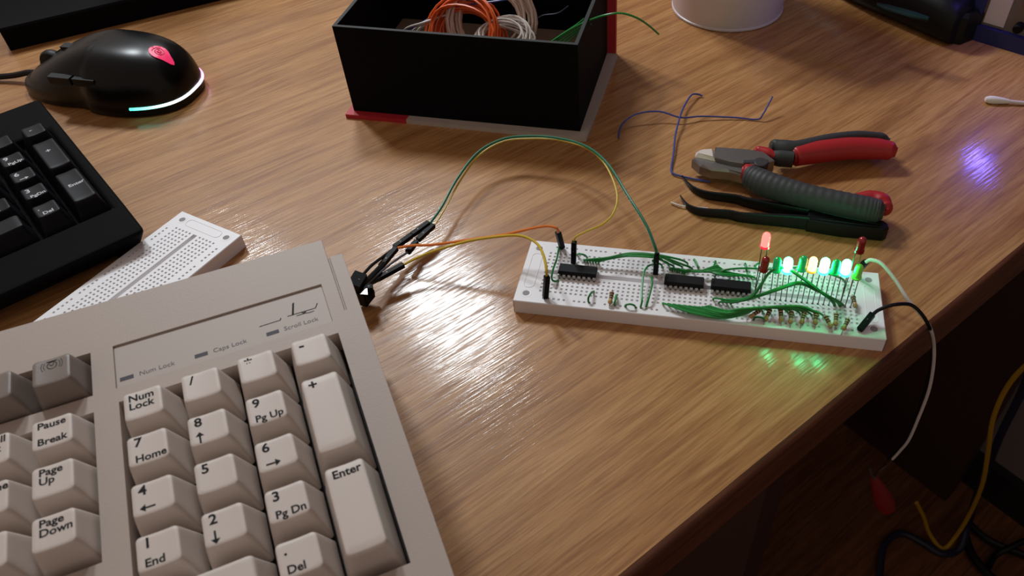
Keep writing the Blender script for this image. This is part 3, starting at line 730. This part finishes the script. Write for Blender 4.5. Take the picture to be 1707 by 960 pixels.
# ------------------------------------------------------------------ black keyboard, left
tb = 0.90089; ob = Vector((-302.09, 49.47, 0))
MB_ = Matrix.Translation(ob*S) @ Matrix.Rotation(tb, 4, 'Z')
k2 = empty('black_keyboard', MB_, 'black keyboard with white legends at the left edge', 'keyboard')
ZC = 20
xs2 = [-330, -31, -30.4, 28.0, 28.6, 35.6]; ys2 = [-110, -75.5, 31, 73]
def h2(i, j):
    x, y = (xs2[i]+xs2[i+1])/2, (ys2[j]+ys2[j+1])/2
    return 14 if (-330 < x < 28.0 and x > -300 and -75.5 < y < 31) else ZC
g = relief([-330, -290, 28.2, 35.6], [-102, -72.5, 31, 73], lambda i, j: 14 if (i == 1 and j == 1) else ZC, 3)
g.v = [Vector((p.x, p.y, p.z - (max(0, -p.y - 92) * .2 if p.z > 10 else 0))) for p in g.v]
g.v = [Vector((p.x - (4 if p.x > 35 else 0), p.y + (9 if p.y < -100 else 0), p.z + 2)) if p.z < 8 else p for p in g.v]      # undercut sides
c2 = part(k2, 'case', g, M['kb_black'], world=False, smooth=False, merge=True)
bv = c2.modifiers.new('bevel', 'BEVEL'); bv.width = .003; bv.segments = 4; bv.limit_method = 'ANGLE'; bv.angle_limit = math.radians(60)
for fx, fy in ((20, -96), (20, 60), (-310, -96), (-310, 60)):
    part(k2, 'foot', Geo().box((fx-2, fy+4, 0), (fx+8, fy+12, 5)), M['black'], world=False, smooth=False)
def bkey(w_, d_): return mesh('keycap', keycap(11.0 + w_, 11.6 + d_, 17.2 + w_, 17.8 + d_, .6, -13, 11 + w_), M['kb_key'], ang=50)
BK = {'k': bkey(0, 0), 'tall': bkey(0, 20), 'wide': bkey(19, 0)}
ZKT = 28
def bput(kind, x, y, items):
    k = link('keycap', BK[kind], k2, Matrix.Translation(Vector((x, y, ZKT-.4))*S))
    if items: legend(k, items, M['white_ink'], hw=5.5 if kind != 'wide' else 15)
rows = [20.3, -2.3, -22.3, -42.3, -62.6]
c9, cp, c8, c7 = 1.9, 20.3, -17.0, -36.0
bput('k', cp, rows[0], [('-', -2.6, .5, 4)]); bput('tall', cp, (rows[1]+rows[2])/2 + .6, [('+', -2.2, 3.2, 4.6)]); bput('tall', cp, (rows[3]+rows[4])/2 + .6, [('Enter', -3.6, 0.5, 3.4)])
bput('k', c9, rows[0], [('*', -2.6, .5, 4)])
bput('k', c9, rows[1], [('9', -4.2, 1.6, 4.6), ('PgUp', -3.4, -4.2, 3.2)]); bput('k', c9, rows[2], [('6', -4.2, 1.6, 4.6), ('ARROW', -.6, -2.8, 0, 0)]); bput('k', c9, rows[3], [('3', -4.2, 1.6, 4.6), ('PgDn', -3.4, -4.2, 3.2)]); bput('k', c9, rows[4], [('.', -4.2, 1.8, 4), ('Del', -3.0, -3.4, 3.4)])
bput('k', c8, rows[0], [('/', -2.6, .5, 4)]); bput('k', c8, rows[1], [('8', -4.2, 1.6, 4.6)]); bput('k', c8, rows[2], [('5', -4.2, 1.6, 4.6)]); bput('k', c8, rows[3], [('2', -4.2, 1.6, 4.6), ('ARROW', -1, -3.2, 0, -math.pi/2)])
bput('wide', c8 - 9.5, rows[4], [('0', -12, 1.6, 4.6)])
for rr_, d_ in ((1, '7'), (2, '4'), (3, '1')): bput('k', c7, rows[rr_], [(d_, -4.2, 1.6, 4.6)])

# ------------------------------------------------------------------ mouse
MH = math.radians(178)
mo = empty('computer_mouse', Matrix.Translation(Vector((-321.5, 168, 0))*S) @ Matrix.Rotation(MH, 4, 'Z'), 'black gaming mouse with glowing rear strip and pink emblem', 'mouse')
def mouse_pt(phi, th):
    """phi: 0 = nose, pi = tail; th: 0 = base .. 1 = crown (local mm, x forward, y to the mouse's left)"""
    c, s_ = math.cos(phi), math.sin(phi)
    ex = 2.7
    rad = (abs(c/63.5)**ex + abs(s_/33.5)**ex) ** (-1/ex)
    waist = 1 - .13*math.exp(-((rad*c - 8)/20)**2)*abs(s_)*max(0, 1 - th/.7)
    waist *= 1 - .05*(c > 0)*abs(s_)
    a = th*math.pi/2
    nf = .62 if c < 0 else .5 + .12*(1-c)
    g_ = math.cos(a)**nf; hgt = 37*math.sin(a)**.92
    sh = -9*math.sin(a)**1.4
    x = rad*waist*g_*c + sh*(1 - .0); y = rad*waist*g_*s_
    f_ = min(1, max(0, (x + 6)/64)); f_ = f_*f_*(3-2*f_)*.35 + f_*.65; hgt *= 1 - .50*f_*min(1, th*4)
    f2 = min(1, max(0, (x + 5)/60)); y *= 1 - .2*f2
    return Vector((x, y, 1.2 + hgt))
NP, NT = 64, 22
rs = []
for j in range(NT + 1):
    th = (j/NT)**.9 * .998
    rs.append([mouse_pt(2*math.pi*i/NP, th) for i in range(NP)])
lo = [Vector((p.x*.95, p.y*.95, .2)) for p in rs[0]]
shell = part(mo, 'shell', Geo().rings([lo] + rs), M['mouse'], world=False, ang=60)
strip_th = .085
pth = []; cols = []
for k in range(41):
    ph = math.radians(138 + (206-138)*k/40)
    p = mouse_pt(ph, strip_th); o_ = mouse_pt(ph, strip_th+.02); 
    pth.append(p + Vector((math.cos(ph), math.sin(ph), .1)).normalized()*.25)
g = Geo().tube(pth, .95, 8)
sm = bpy.data.materials.new('mouse_light_strip'); sm.use_nodes = True
nt = sm.node_tree; bs = nt.nodes['Principled BSDF']
at = nt.nodes.new('ShaderNodeTexCoord'); sp = nt.nodes.new('ShaderNodeSeparateXYZ'); nt.links.new(at.outputs['Generated'], sp.inputs[0])
rp = nt.nodes.new('ShaderNodeValToRGB'); nt.links.new(sp.outputs['Y'], rp.inputs['Fac'])
el = rp.color_ramp.elements; el[0].position = 0; el[0].color = (.85, .10, .80, 1); el[1].position = 1; el[1].color = (.02, .85, .60, 1)
for po, co in ((.2, (1, .45, .9, 1)), (.45, (1, .92, .96, 1)), (.8, (.8, 1, .95, 1)), (.93, (.25, 1, .8, 1))):
    q_ = rp.color_ramp.elements.new(po); q_.color = co
nt.links.new(rp.outputs['Color'], bs.inputs['Emission Color']); bs.inputs['Emission Strength'].default_value = 2.2; bs.inputs['Base Color'].default_value = (.5,.5,.5,1)
part(mo, 'light_strip', g, sm, world=False, label='glowing strip from teal through white to pink')
# teardrop emblem following the rear of the shell
def shell_z(x, y):
    best = None
    lo_, hi_ = 0.0, .998
    ph = math.atan2(y, x + 9)
    bt = (1e9, 0)
    for k in range(60):
        th = .3 + .69*k/59
        for dp in (0,):
            # refine phi so that the surface point lies above (x, y)
            p = mouse_pt(ph, th); c_ = -9*math.sin(th*math.pi/2)**1.4
            ph2 = math.atan2(y, x - c_); p = mouse_pt(ph2, th)
            d = (p.x-x)**2 + (p.y-y)**2
            if d < bt[0]: bt = (d, p.z)
    return bt[1]
EX, EY = -50, 2
def drop_r(a):                                               # teardrop outline: round head, tip toward the tail's left
    d = (a - math.radians(168) + math.pi) % (2*math.pi) - math.pi
    return 5.6 + 3.6*math.exp(-(d/.42)**2)
g = Geo(); rr2 = []
for k in (1, .66, .33, .02):
    rr2.append([(EX + k*drop_r(2*math.pi*i/32)*math.cos(2*math.pi*i/32), EY + k*drop_r(2*math.pi*i/32)*math.sin(2*math.pi*i/32)) for i in range(32)])
g.rings([[Vector((x, y, shell_z(x, y) + .55)) for x, y in r_] for r_ in rr2])
lg = part(mo, 'emblem', g, M['logo'], world=False, label='pink glowing teardrop emblem')
g = Geo(); pp = []
for k in range(46):
    a = k/45*4.2*math.pi; r_ = .5 + 3.2*k/45; x, y = EX + r_*math.cos(a), EY + r_*math.sin(a); pp.append(Vector((x, y, shell_z(x, y) + .7)))
g.tube(pp, .2, 5); part(lg, 'spiral_line', g, M['logo_dark'], world=False)
q = Geo().lathe([(5, -3.2), (8.6, -3), (9.4, -1.5), (9.4, 1.5), (8.6, 3), (5, 3.2)], 24, Matrix.Translation((38, 0, shell_z(38, 0) - 5.5)) @ Matrix.Rotation(math.pi/2, 4, 'X'))
part(mo, 'scroll_wheel', q, M['mouse_gloss'], world=False)
part(mo, 'dpi_button', Geo().box((15, -3, shell_z(20, 0) - 6), (24, 3, shell_z(20, 0) + .8)), M['mouse_gloss'], world=False)
for x0, x1 in ((2, 18), (-16, 0)):
    q = Geo(); pts = [(x0, 21), (x1, 20.5), (x1, 25), (x0, 25.5)]
    part(mo, 'side_button', Geo().box((x0, 24.5, 20), (x1, 29.5, 25)), M['mouse_gloss'], world=False)
g = Geo().tube([Vector((20, 0, shell_z(20, 0)+.05)), Vector((28, 0, shell_z(28, 0)+.05)), Vector((50, 0, shell_z(50, 0)+.1))], .5, 5)
part(mo, 'button_seam', g, M['black'], world=False)
part(mo, 'cable', Geo().tube(spline([(52, 0, 7), (64, 0, 7), (80, 2, 4), (110, 6, 2.2), (160, 8, 2.2)], 6), 2.1, 8), M['black_wire'], world=False)

# ------------------------------------------------------------------ monitor stand, top left
a, b = P(18, 85, 0), P(380, -2, 0)
d = (b-a).normalized(); nn = Vector((-d.y, d.x, 0))
ms = thing('monitor_stand', a, 'black flat monitor stand base at the upper left corner', 'monitor stand')
g = Geo(); L = (b-a).length + 60
c0 = [a, a + d*L, a + d*L + nn*190, a + nn*190]
g.rings([[p + Vector((0,0,z)) + (sum(c0, Vector())/4 - p).normalized()*i_ for p in c0] for z, i_ in ((0, 0), (15.5, 0), (17, 1.5))])
part(ms, 'base_plate', g, M['card'], smooth=False)
q0 = a + d*(L*.5) + nn*120
part(ms, 'column', Geo().prism([q0 + d*sx*28 + nn*sy*12 for sx, sy in ((-1,-1),(1,-1),(1,1),(-1,1))], 17, 220), M['black'], smooth=False)

# ------------------------------------------------------------------ black card box with wire offcuts
fl_, fr_ = P(590, 184, 3), P(967, 219, 3)
bx = (fr_ - fl_); BW = bx.length; bx.normalize(); by = Vector((-bx.y, bx.x, 0)); BDp, BH = 98, 58
Mb = Matrix(((bx.x, by.x, 0, fl_.x*S), (bx.y, by.y, 0, fl_.y*S), (0,0,1,0), (0,0,0,1)))
box = empty('card_box', Mb, 'open black cardboard box full of wire offcuts', 'box')
tk = 2.2
def bp_(name, x0, y0, z0, x1, y1, z1, m_, lab=None): return part(box, name, Geo().box((x0, y0, z0), (x1, y1, z1)), M[m_], world=False, smooth=False, label=lab)
bp_('front_wall', 0, 0, 3, BW, tk, BH+3, 'card'); bp_('back_wall', 0, BDp-tk, 3, BW, BDp, BH+3, 'card')
bp_('left_wall', 0, tk, 3, tk, BDp-tk, BH+3, 'card'); bp_('right_wall', BW-tk, tk, 3, BW, BDp-tk, BH+3, 'card')
for nm, x0, y0, x1, y1 in (('front_rim', 0, 0, BW, tk), ('left_rim', 0, tk, tk, BDp), ('right_rim', BW-tk, tk, BW, BDp)): bp_('paper_rim', x0, y0, BH+3, x1, y1, BH+3.25, 'card_edge')
bp_('floor_liner', tk, tk, 3, BW-tk, BDp-tk, 4.2, 'card_in')
xsplit = BW*.27
part(box, 'cover_board', Geo().prism([(-4, -5), (xsplit-3, -5), (xsplit+3, BDp+.5), (-4, BDp+.5)], 0, 2.9), M['red_card'], world=False, smooth=False, label='red part of the cover board')
part(box, 'cover_board', Geo().prism([(xsplit-3, -5), (BW+5, -6), (BW+7.5, 98.5), (xsplit+3, 98.5)], 0, 2.9), M['grey_card'], world=False, smooth=False, label='bare grey part of the cover board')
part(box, 'spine_board', Geo().box((-4, BDp+.6, 0), (BW+6, BDp+5, 66)), M['red_card'], world=False, smooth=False, label='red spine board standing behind the box')
# a raised inner ledge inside the box carries the coils
bp_('inner_ledge', tk, tk, 17, BW-tk, BDp-tk, 19, 'card_in')
def BX(x, y, z): return fl_ + bx*x + by*y + Vector((0,0,z-3))
def coil(ctr, rx, ry, tilt, turns, r, m_, label, jit=2.2, heading=0):
    pts = []; nper = 24
    A = [random.uniform(-1, 1) for _ in range(turns*4+8)]
    rot = Matrix.Rotation(heading, 3, 'Z') @ Matrix.Rotation(tilt, 3, 'X')
    for k in range(turns*nper):
        t = k/nper; i_ = int(t); f_ = t - i_; f_ = f_*f_*(3-2*f_); a_ = 2*math.pi*t
        j0 = A[i_]*(1-f_) + A[i_+1]*f_; j1 = A[i_+turns]*(1-f_) + A[i_+turns+1]*f_; j2 = A[i_+2*turns]*(1-f_) + A[i_+2*turns+1]*f_
        p = Vector(((rx + j0*jit)*math.cos(a_), (ry + j1*jit)*math.sin(a_), j2*jit*1.5 + j1*2*math.sin(2*a_)))
        p = ctr + rot @ p
        if p.z < 20 + r: p.z = 20 + r + random.uniform(0, .8)
        pts.append(p)
    return single('wire_coil', Geo().tube(pts, r, 5), M[m_], (ctr.x, ctr.y, 19.2), label, 'wire coil')
coil(P(776, 54, 38), 21, 19, math.radians(50), 26, .8, 'orange_wire', 'orange wire coil lying in the black box', 6.0, math.radians(-16))
coil(P(818, 35, 41), 24, 22, math.radians(56), 26, .7, 'pale_wire', 'pale pinkish white wire coil behind the orange one', 6.5, math.radians(4))
coil(P(838, 58, 42), 17, 11, math.radians(28), 13, .65, 'white_wire', 'white wire coil at the right of the orange one', 4.5, math.radians(-8))
def bwire(pts, r, m_, label, cat='wire', group='loose wires in the box'):
    w3 = [P(*p) for p in pts]; return single('loose_wire', Geo().tube(spline(w3, 8), r, 6), M[m_], w3[0], label, cat, group)
for i in range(4): bwire([(672+7*i, 52+i, 30), (682+7*i, 45, 36), (705+6*i, 38-i, 42), (740, 26-2*i, 44), (790, 12, 46)], .7, 'white_wire', 'white wire end trailing left of the orange coil, %s from left' % ORD[i])
bwire([(676, 52, 32), (700, 40, 40), (738, 20, 46), (780, 8, 52), (820, 3, 56), (850, -2, 58)], .6, 'blue_wire', 'blue wire arching behind the coils')
bwire([(765, 22, 24), (758, 8, 30), (750, -8, 38)], .5, 'blue_dark', 'navy wire end leaning against the back of the box')
bwire([(872, 42, 30), (888, 36, 34), (905, 26, 40), (930, 22, 44), (948, 10, 50)], .5, 'blue_dark', 'navy wire end right of the pale coil')
for i in range(5):
    bwire([(918+6*i, 70+i, 36), (940+5*i, 55+i*.8, 42), (960+4*i, 42+i*1.5, 48), (974+2.6*i, 31+2.2*i, 54)], .6, 'green_wire', 'green wire end in the right corner of the box, %s from left' % ORD[i])
bwire([(922, 68, 36), (955, 47, 50), (985, 33, 60), (1010, 25, 66), (1036, 22, 67), (1062, 30, 62), (1082, 43, 52), (1098, 57, 42)], .6, 'green_wire', 'green wire arching out over the right wall of the box')

# ------------------------------------------------------------------ frosted round container
rb = [P(1150, 40), P(1212, 53.5), P(1290, 36)]
def circ(a, b, c):
    ax_, ay_, bx_, by_, cx2, cy2 = a.x, a.y, b.x, b.y, c.x, c.y
    d_ = 2*(ax_*(by_-cy2) + bx_*(cy2-ay_) + cx2*(ay_-by_))
    ux = ((ax_**2+ay_**2)*(by_-cy2) + (bx_**2+by_**2)*(cy2-ay_) + (cx2**2+cy2**2)*(ay_-by_))/d_
    uy = ((ax_**2+ay_**2)*(cx2-bx_) + (bx_**2+by_**2)*(ax_-cx2) + (cx2**2+cy2**2)*(bx_-ax_))/d_
    return Vector((ux, uy, 0)), (Vector((ux, uy, 0)) - Vector((ax_, ay_, 0))).length
cc, cr = circ(*rb)
fr2 = thing('frosted_tub', cc, 'frosted white round plastic tub behind the wires', 'tub')
part(fr2, 'wall', Geo().lathe([(cr-3, 0), (cr, .8), (cr+.6, 4), (cr+4, 60), (cr+7, 110), (cr+5.6, 110), (cr+2.6, 60), (cr-2, 4), (cr-3, 2.4)], 56, Matrix.Translation(cc)), M['frost'])
part(fr2, 'foot_ring', Geo().tube([cc + Vector((cr*math.cos(a_), cr*math.sin(a_), 1.3)) for a_ in [2*math.pi*k/56 for k in range(56)]], 1.2, 6, True), M['frost'])
part(fr2, 'rim', Geo().tube([cc + Vector(((cr+6.5)*math.cos(a_), (cr+6.5)*math.sin(a_), 110)) for a_ in [2*math.pi*k/56 for k in range(56)]], 1.6, 6, True), M['frost'])

# ------------------------------------------------------------------ black tool with teal inlay, top right
a, b = P(1400, 6, 0), P(1572, 82, 0)
d = (b-a).normalized(); nn = Vector((-d.y, d.x, 0)); L = (b-a).length
bt = thing('handheld_tool', a, 'black handheld tool with dark teal inlay near the top right corner', 'tool')
rs = []
for t_, wv, hv, off in ((-.55, 30, 26, 8), (-.3, 34, 30, 6), (0, 36, 32, 2), (.3, 40, 33, 0), (.6, 42, 33, 0), (.85, 40, 32, 0), (.96, 36, 29, 1), (1.0, 28, 24, 3)):
    c = a + d*(L*t_) + nn*(off + wv/2)
    rs.append([c + nn*(wv/2*math.copysign(abs(math.cos(q_))**.6, math.cos(q_))) + Vector((0, 0, max(0, hv/2 + hv/2*math.copysign(abs(math.sin(q_))**.6, math.sin(q_))))) for q_ in [2*math.pi*k/20 for k in range(20)]])
part(bt, 'body', Geo().rings(rs), M['tool_black'])
rs = []
ia, ib = P(1462, 6, 34), P(1548, 30, 34); idr = (ib-ia).normalized(); inn = Vector((-idr.y, idr.x, 0))
for t_, wv in ((0, 2), (.2, 7), (.7, 8), (1, 3)):
    c = ia.lerp(ib, t_); rs.append([c + inn*(wv/2*math.cos(q_)) + Vector((0,0,1.6*math.sin(q_) - .8)) for q_ in [2*math.pi*k/10 for k in range(10)]])
part(bt, 'teal_inlay', Geo().rings(rs), M['teal'])
part(bt, 'end_cap', Geo().prism([b + d*p_ + nn*q_ for p_, q_ in ((-3, 10), (4, 14), (6, 30), (-8, 42), (-24, 42))], 0, 22, 3), M['tool_black'])
part(bt, 'rear_grip', Geo().prism([a + d*(L*p_) + nn*q_ for p_, q_ in ((-.3, 34), (.78, 40), (.8, 80), (-.3, 80))], 0, 46, 5), M['tool_black'])

# ------------------------------------------------------------------ navy framed instrument at the top right edge
a, b = P(1605, 62, 0), P(1707, 93, 0)
d = (b-a).normalized(); nn = Vector((-d.y, d.x, 0))
ins = empty('instrument_panel', Matrix(((d.x, nn.x, 0, a.x*S), (d.y, nn.y, 0, a.y*S), (0,0,1,0), (0,0,0,1))), 'navy framed electronic instrument panel at the top right edge', 'instrument')
def ip(name, x0, y0, z0, x1, y1, z1, m_, lab=None): return part(ins, name, Geo().box((x0, y0, z0), (x1, y1, z1)), M[m_], world=False, smooth=False, label=lab)
IW, IH, fw = 150, 130, 11
ip('frame', 0, 0, 0, IW, 60, fw, 'blue_frame'); ip('frame', 0, 0, IH-fw, IW, 60, IH, 'blue_frame')
ip('frame', 0, 0, fw, 7, 60, IH-fw, 'blue_frame'); ip('frame', IW-7, 0, fw, IW, 60, IH-fw, 'blue_frame')
ip('face_plate', 7, 4, fw, IW-7, 58, IH-fw, 'panel_tan')
ip('label_plate', 9, 3.2, fw+2, 23, 4.1, fw+28, 'panel_white')
part(ins, 'knob', Geo().lathe([(3.2, 0), (3.2, 6), (2.6, 7)], 16, Matrix.Translation((33, 4, fw+6)) @ Matrix.Rotation(math.pi/2, 4, 'X')), M['black'], world=False)
ip('button', 30, 3, fw+20, 38, 4.1, fw+24, 'red_card'); ip('button', 42, 3, fw+20, 47, 4.1, fw+24, 'panel_white')
# indicator: where the desk's mirror image of it is seen
rd = ray(1632, 272); m0 = P(1632, 272, 0); rd = Vector((rd.x, rd.y, -rd.z))
t_ = (a - m0).dot(nn) / rd.dot(nn); ld_ = m0 + rd*t_
lx, lz = (ld_ - a).dot(d), ld_.z
part(ins, 'indicator_lamp', Geo().lathe([(6.5, 0), (6.5, 2.2), (5.2, 4.2), (2.0, 5.2)], 16, Matrix.Translation((lx, 0, lz)) @ Matrix.Rotation(math.pi/2, 4, 'X')), M['blue_led'], world=False, label='glowing blue indicator')

# ------------------------------------------------------------------ cotton swab
a, b = P(1649, 166, 2.4), P(1712, 172, 1.6); d = (b-a).normalized()
sw2 = thing('cotton_swab', Vector((a.x, a.y, 0)), 'white cotton swab at the right edge', 'cotton swab')
rot = Vector((0,0,1)).rotation_difference(d).to_matrix().to_4x4()
part(sw2, 'cotton_tip', Geo().lathe([(.2, -3), (1.6, -2.2), (2.4, 0), (2.5, 3), (2.0, 8), (1.35, 12)], 14, Matrix.Translation(a) @ rot), M['cotton'])
part(sw2, 'stick', Geo().tube([a + d*8, a + d*70], 1.15, 8), M['stick'])

# ------------------------------------------------------------------ loose blue wires, bare wire bit
def dwire(pts, r, m_, label): return wire(pts, m_, r, label, 'loose wires on the desk', 'loose_wire')
dwire([(1031,230,1),(1033,215,2),(1043,201,4),(1065,189,6),(1100,186,6),(1135,196,3.5),(1170,194,2.4),(1225,196,1.2),(1262,199,1),(1272,190,4),(1288,161,10)], .55, 'blue_wire', 'blue wire offcut lying crosswise with an upturned right end')
dwire([(1171,160,1.0),(1163,157,2),(1152,159,4),(1140,178,3.5),(1133,197,4.6),(1126,225,3),(1123,255,2),(1119,281,1),(1124,290,1.2),(1150,297,1),(1184,303,1)], .6, 'blue_wire', 'blue wire offcut bent toward the tweezers tip')
dwire([(1118,337,1.2),(1132,342,1.4),(1150,345,1.2),(1180,347,1)], .5, 'white_wire', 'short bare white wire bit at the tweezers tip')

# ------------------------------------------------------------------ tweezers
tz = thing('tweezers', P(1400, 378, 0), 'black curved-tip tweezers under the pliers', 'tweezers')
def arm(pts):
    ctr = spline([P(u_, v_, z_) for u_, v_, z_, h_, t_ in pts], 6); m_ = len(pts)
    hs = []; 
    for i in range(m_-1):
        for k in range(6): f_ = k/6; hs.append((pts[i][3]*(1-f_) + pts[i+1][3]*f_, pts[i][4]*(1-f_) + pts[i+1][4]*f_))
    hs.append((pts[-1][3], pts[-1][4])); rs = []
    for i, c in enumerate(ctr):
        t_ = (ctr[min(i+1, len(ctr)-1)] - ctr[max(i-1, 0)]); t_.z = 0; t_.normalize(); q_ = Vector((-t_.y, t_.x, 0))
        h_, w_ = hs[i]
        rs.append([c + q_*(w_*sx) + Vector((0, 0, h_*sz)) for sx, sz in ((-.5,-.5), (.5,-.5), (.5,.4), (.3,.5), (-.3,.5), (-.5,.4))])
    return Geo().rings(rs)
part(tz, 'arm', arm([(1137,293,2,1,.5),(1146,305,2,2,1.0),(1158,316,2.6,3.6,1.5),(1180,325,3,5,1.8),(1225,331,3.2,5.5,2),(1250,338,3.4,6,2.2),(1330,354,4.2,8,2.8),(1410,371,4.4,8.4,3),(1474,384,4.4,8,3)]), M['tweezer'])
part(tz, 'arm', arm([(1134,326,2,1,.5),(1141,337,2,2,1.0),(1150,346,2.6,3.6,1.5),(1170,353,3,5,1.8),(1215,357,3.2,5.5,2),(1240,362,3.4,6,2.2),(1330,369,4.2,8,2.8),(1410,379,4.4,8.4,3),(1474,387,4.4,8,3)]), M['tweezer'])
part(tz, 'joined_end', Geo().prism([P(u_, v_, 4) for u_, v_ in ((1345,356), (1400,366), (1470,378), (1478,383), (1479,389), (1473,393), (1400,386), (1345,377))], .4, 8.3, .8), M['tweezer'])

# ------------------------------------------------------------------ diagonal cutters
pz = thing('diagonal_cutters', P(1300, 290, 0), 'red and grey diagonal cutting pliers lying open', 'pliers')
def head(poly, z0, z1, m_, name, inset=1.2): return part(pz, name, Geo().prism([P(u_, v_, (z0+z1)/2) for u_, v_ in poly], z0, z1, inset), M[m_], smooth=False)
head([(1158,264),(1160,257),(1170,253),(1191,254),(1192,271)], 7, 13.5, 'steel_glint', 'cutting_edge', 2.2)
head([(1191,254),(1244,257),(1272,262),(1290,276),(1262,284),(1215,277),(1191,271)], 6, 14, 'steel', 'jaw', .8)
head([(1153,271),(1158,270),(1192,274),(1240,280),(1262,290),(1246,300),(1216,292),(1185,289),(1166,282)], 4, 11, 'steel', 'jaw', 1.6)
head([(1238,268),(1280,266),(1283,272),(1240,272)], 13.6, 14.3, 'steel_dark', 'jaw_slot', .1)
c = P(1268, 275, 12); part(pz, 'pivot', Geo().lathe([(4.2, -6), (4.2, 2.0), (3.6, 2.6)], 18, Matrix.Translation(c)), M['steel_dark'])
def handle(pts, m_, name, ribs=0, step=8, n_=18, lab=None):
    ctr = spline([P(u_, v_, z_) for u_, v_, z_, a_, b_2 in pts], step); hs = []
    for i in range(len(pts)-1):
        for k in range(step): f_ = k/step; f_ = f_*f_*(3-2*f_); hs.append((pts[i][3]*(1-f_) + pts[i+1][3]*f_, pts[i][4]*(1-f_) + pts[i+1][4]*f_))
    hs.append((pts[-1][3], pts[-1][4])); rs = []
    for i, c in enumerate(ctr):
        t_ = (ctr[min(i+1, len(ctr)-1)] - ctr[max(i-1, 0)]).normalized(); q_ = Vector((-t_.y, t_.x, 0)).normalized(); up_ = t_.cross(q_)
        w_, h_ = hs[i]; k_ = 1 + (.022*math.sin(i*2*math.pi/ribs) if ribs and 4 < i < len(ctr)-8 else 0)
        rs.append([c + q_*(w_*k_*math.cos(a_)) + up_*(h_*k_*math.sin(a_)) for a_ in [2*math.pi*j/n_ for j in range(n_)]])
    return part(pz, name, Geo().rings(rs), M[m_], lab and None, ang=70) if False else tag(part(pz, name, Geo().rings(rs), M[m_], ang=70), lab)
handle([(1284,247,12,2,3),(1291,246,12,4.6,5),(1310,250,11.5,5.4,6),(1330,250,11,5,6),(1370,240,10.5,4.4,5.6),(1420,232,10,4,5.2),(1465,232,9.5,3,4.4),(1482,237,9,1.5,2.5)], 'grip_grey', 'grip', lab='grey back of the upper grip')
handle([(1320,262,10,3.5,4.6),(1328,260,10,6.0,6),(1360,254,10,6.8,6.4),(1410,248,10,6.8,6.4),(1455,248,9.5,6.4,6.2),(1482,251,9,5.6,5.6),(1494,254,8.6,2.6,3)], 'grip_red', 'grip', lab='red face of the upper grip')
handle([(1257,253,12,1.2,1.5),(1264,252,12,3,3),(1280,256,12,3.4,3.2),(1292,262,11.5,2,2.5)], 'grip_red', 'collar')
handle([(1280,262,10,3,4),(1300,264,10,4.4,5),(1322,266,10,4,5)], 'grip_grey', 'grip_root')
handle([(1236,288,9.5,3,4),(1243,289,9.5,5.4,5.6),(1252,293,9.5,5.8,5.8),(1258,296,9.5,4,4)], 'grip_red', 'collar')
handle([(1244,293,10,4,5),(1252,296,10.4,7.0,7),(1275,306,10.8,7.4,7.4),(1310,318,11.2,7.0,7.2),(1350,329,11.6,6.8,7),(1400,340,12,6.8,7),(1440,348,12,6.8,7),(1462,352,12,6.2,6.6),(1473,354,12,3.6,4)], 'grip_grey', 'grip', ribs=4, step=14, lab='ribbed dark grey lower grip')
handle([(1420,334,11,3,4),(1450,333,11,4.8,5.4),(1468,339,11,5.4,6),(1477,348,11,3.6,4.6),(1479,354,11,1.6,2)], 'grip_red', 'grip_back', lab='red back of the lower grip')
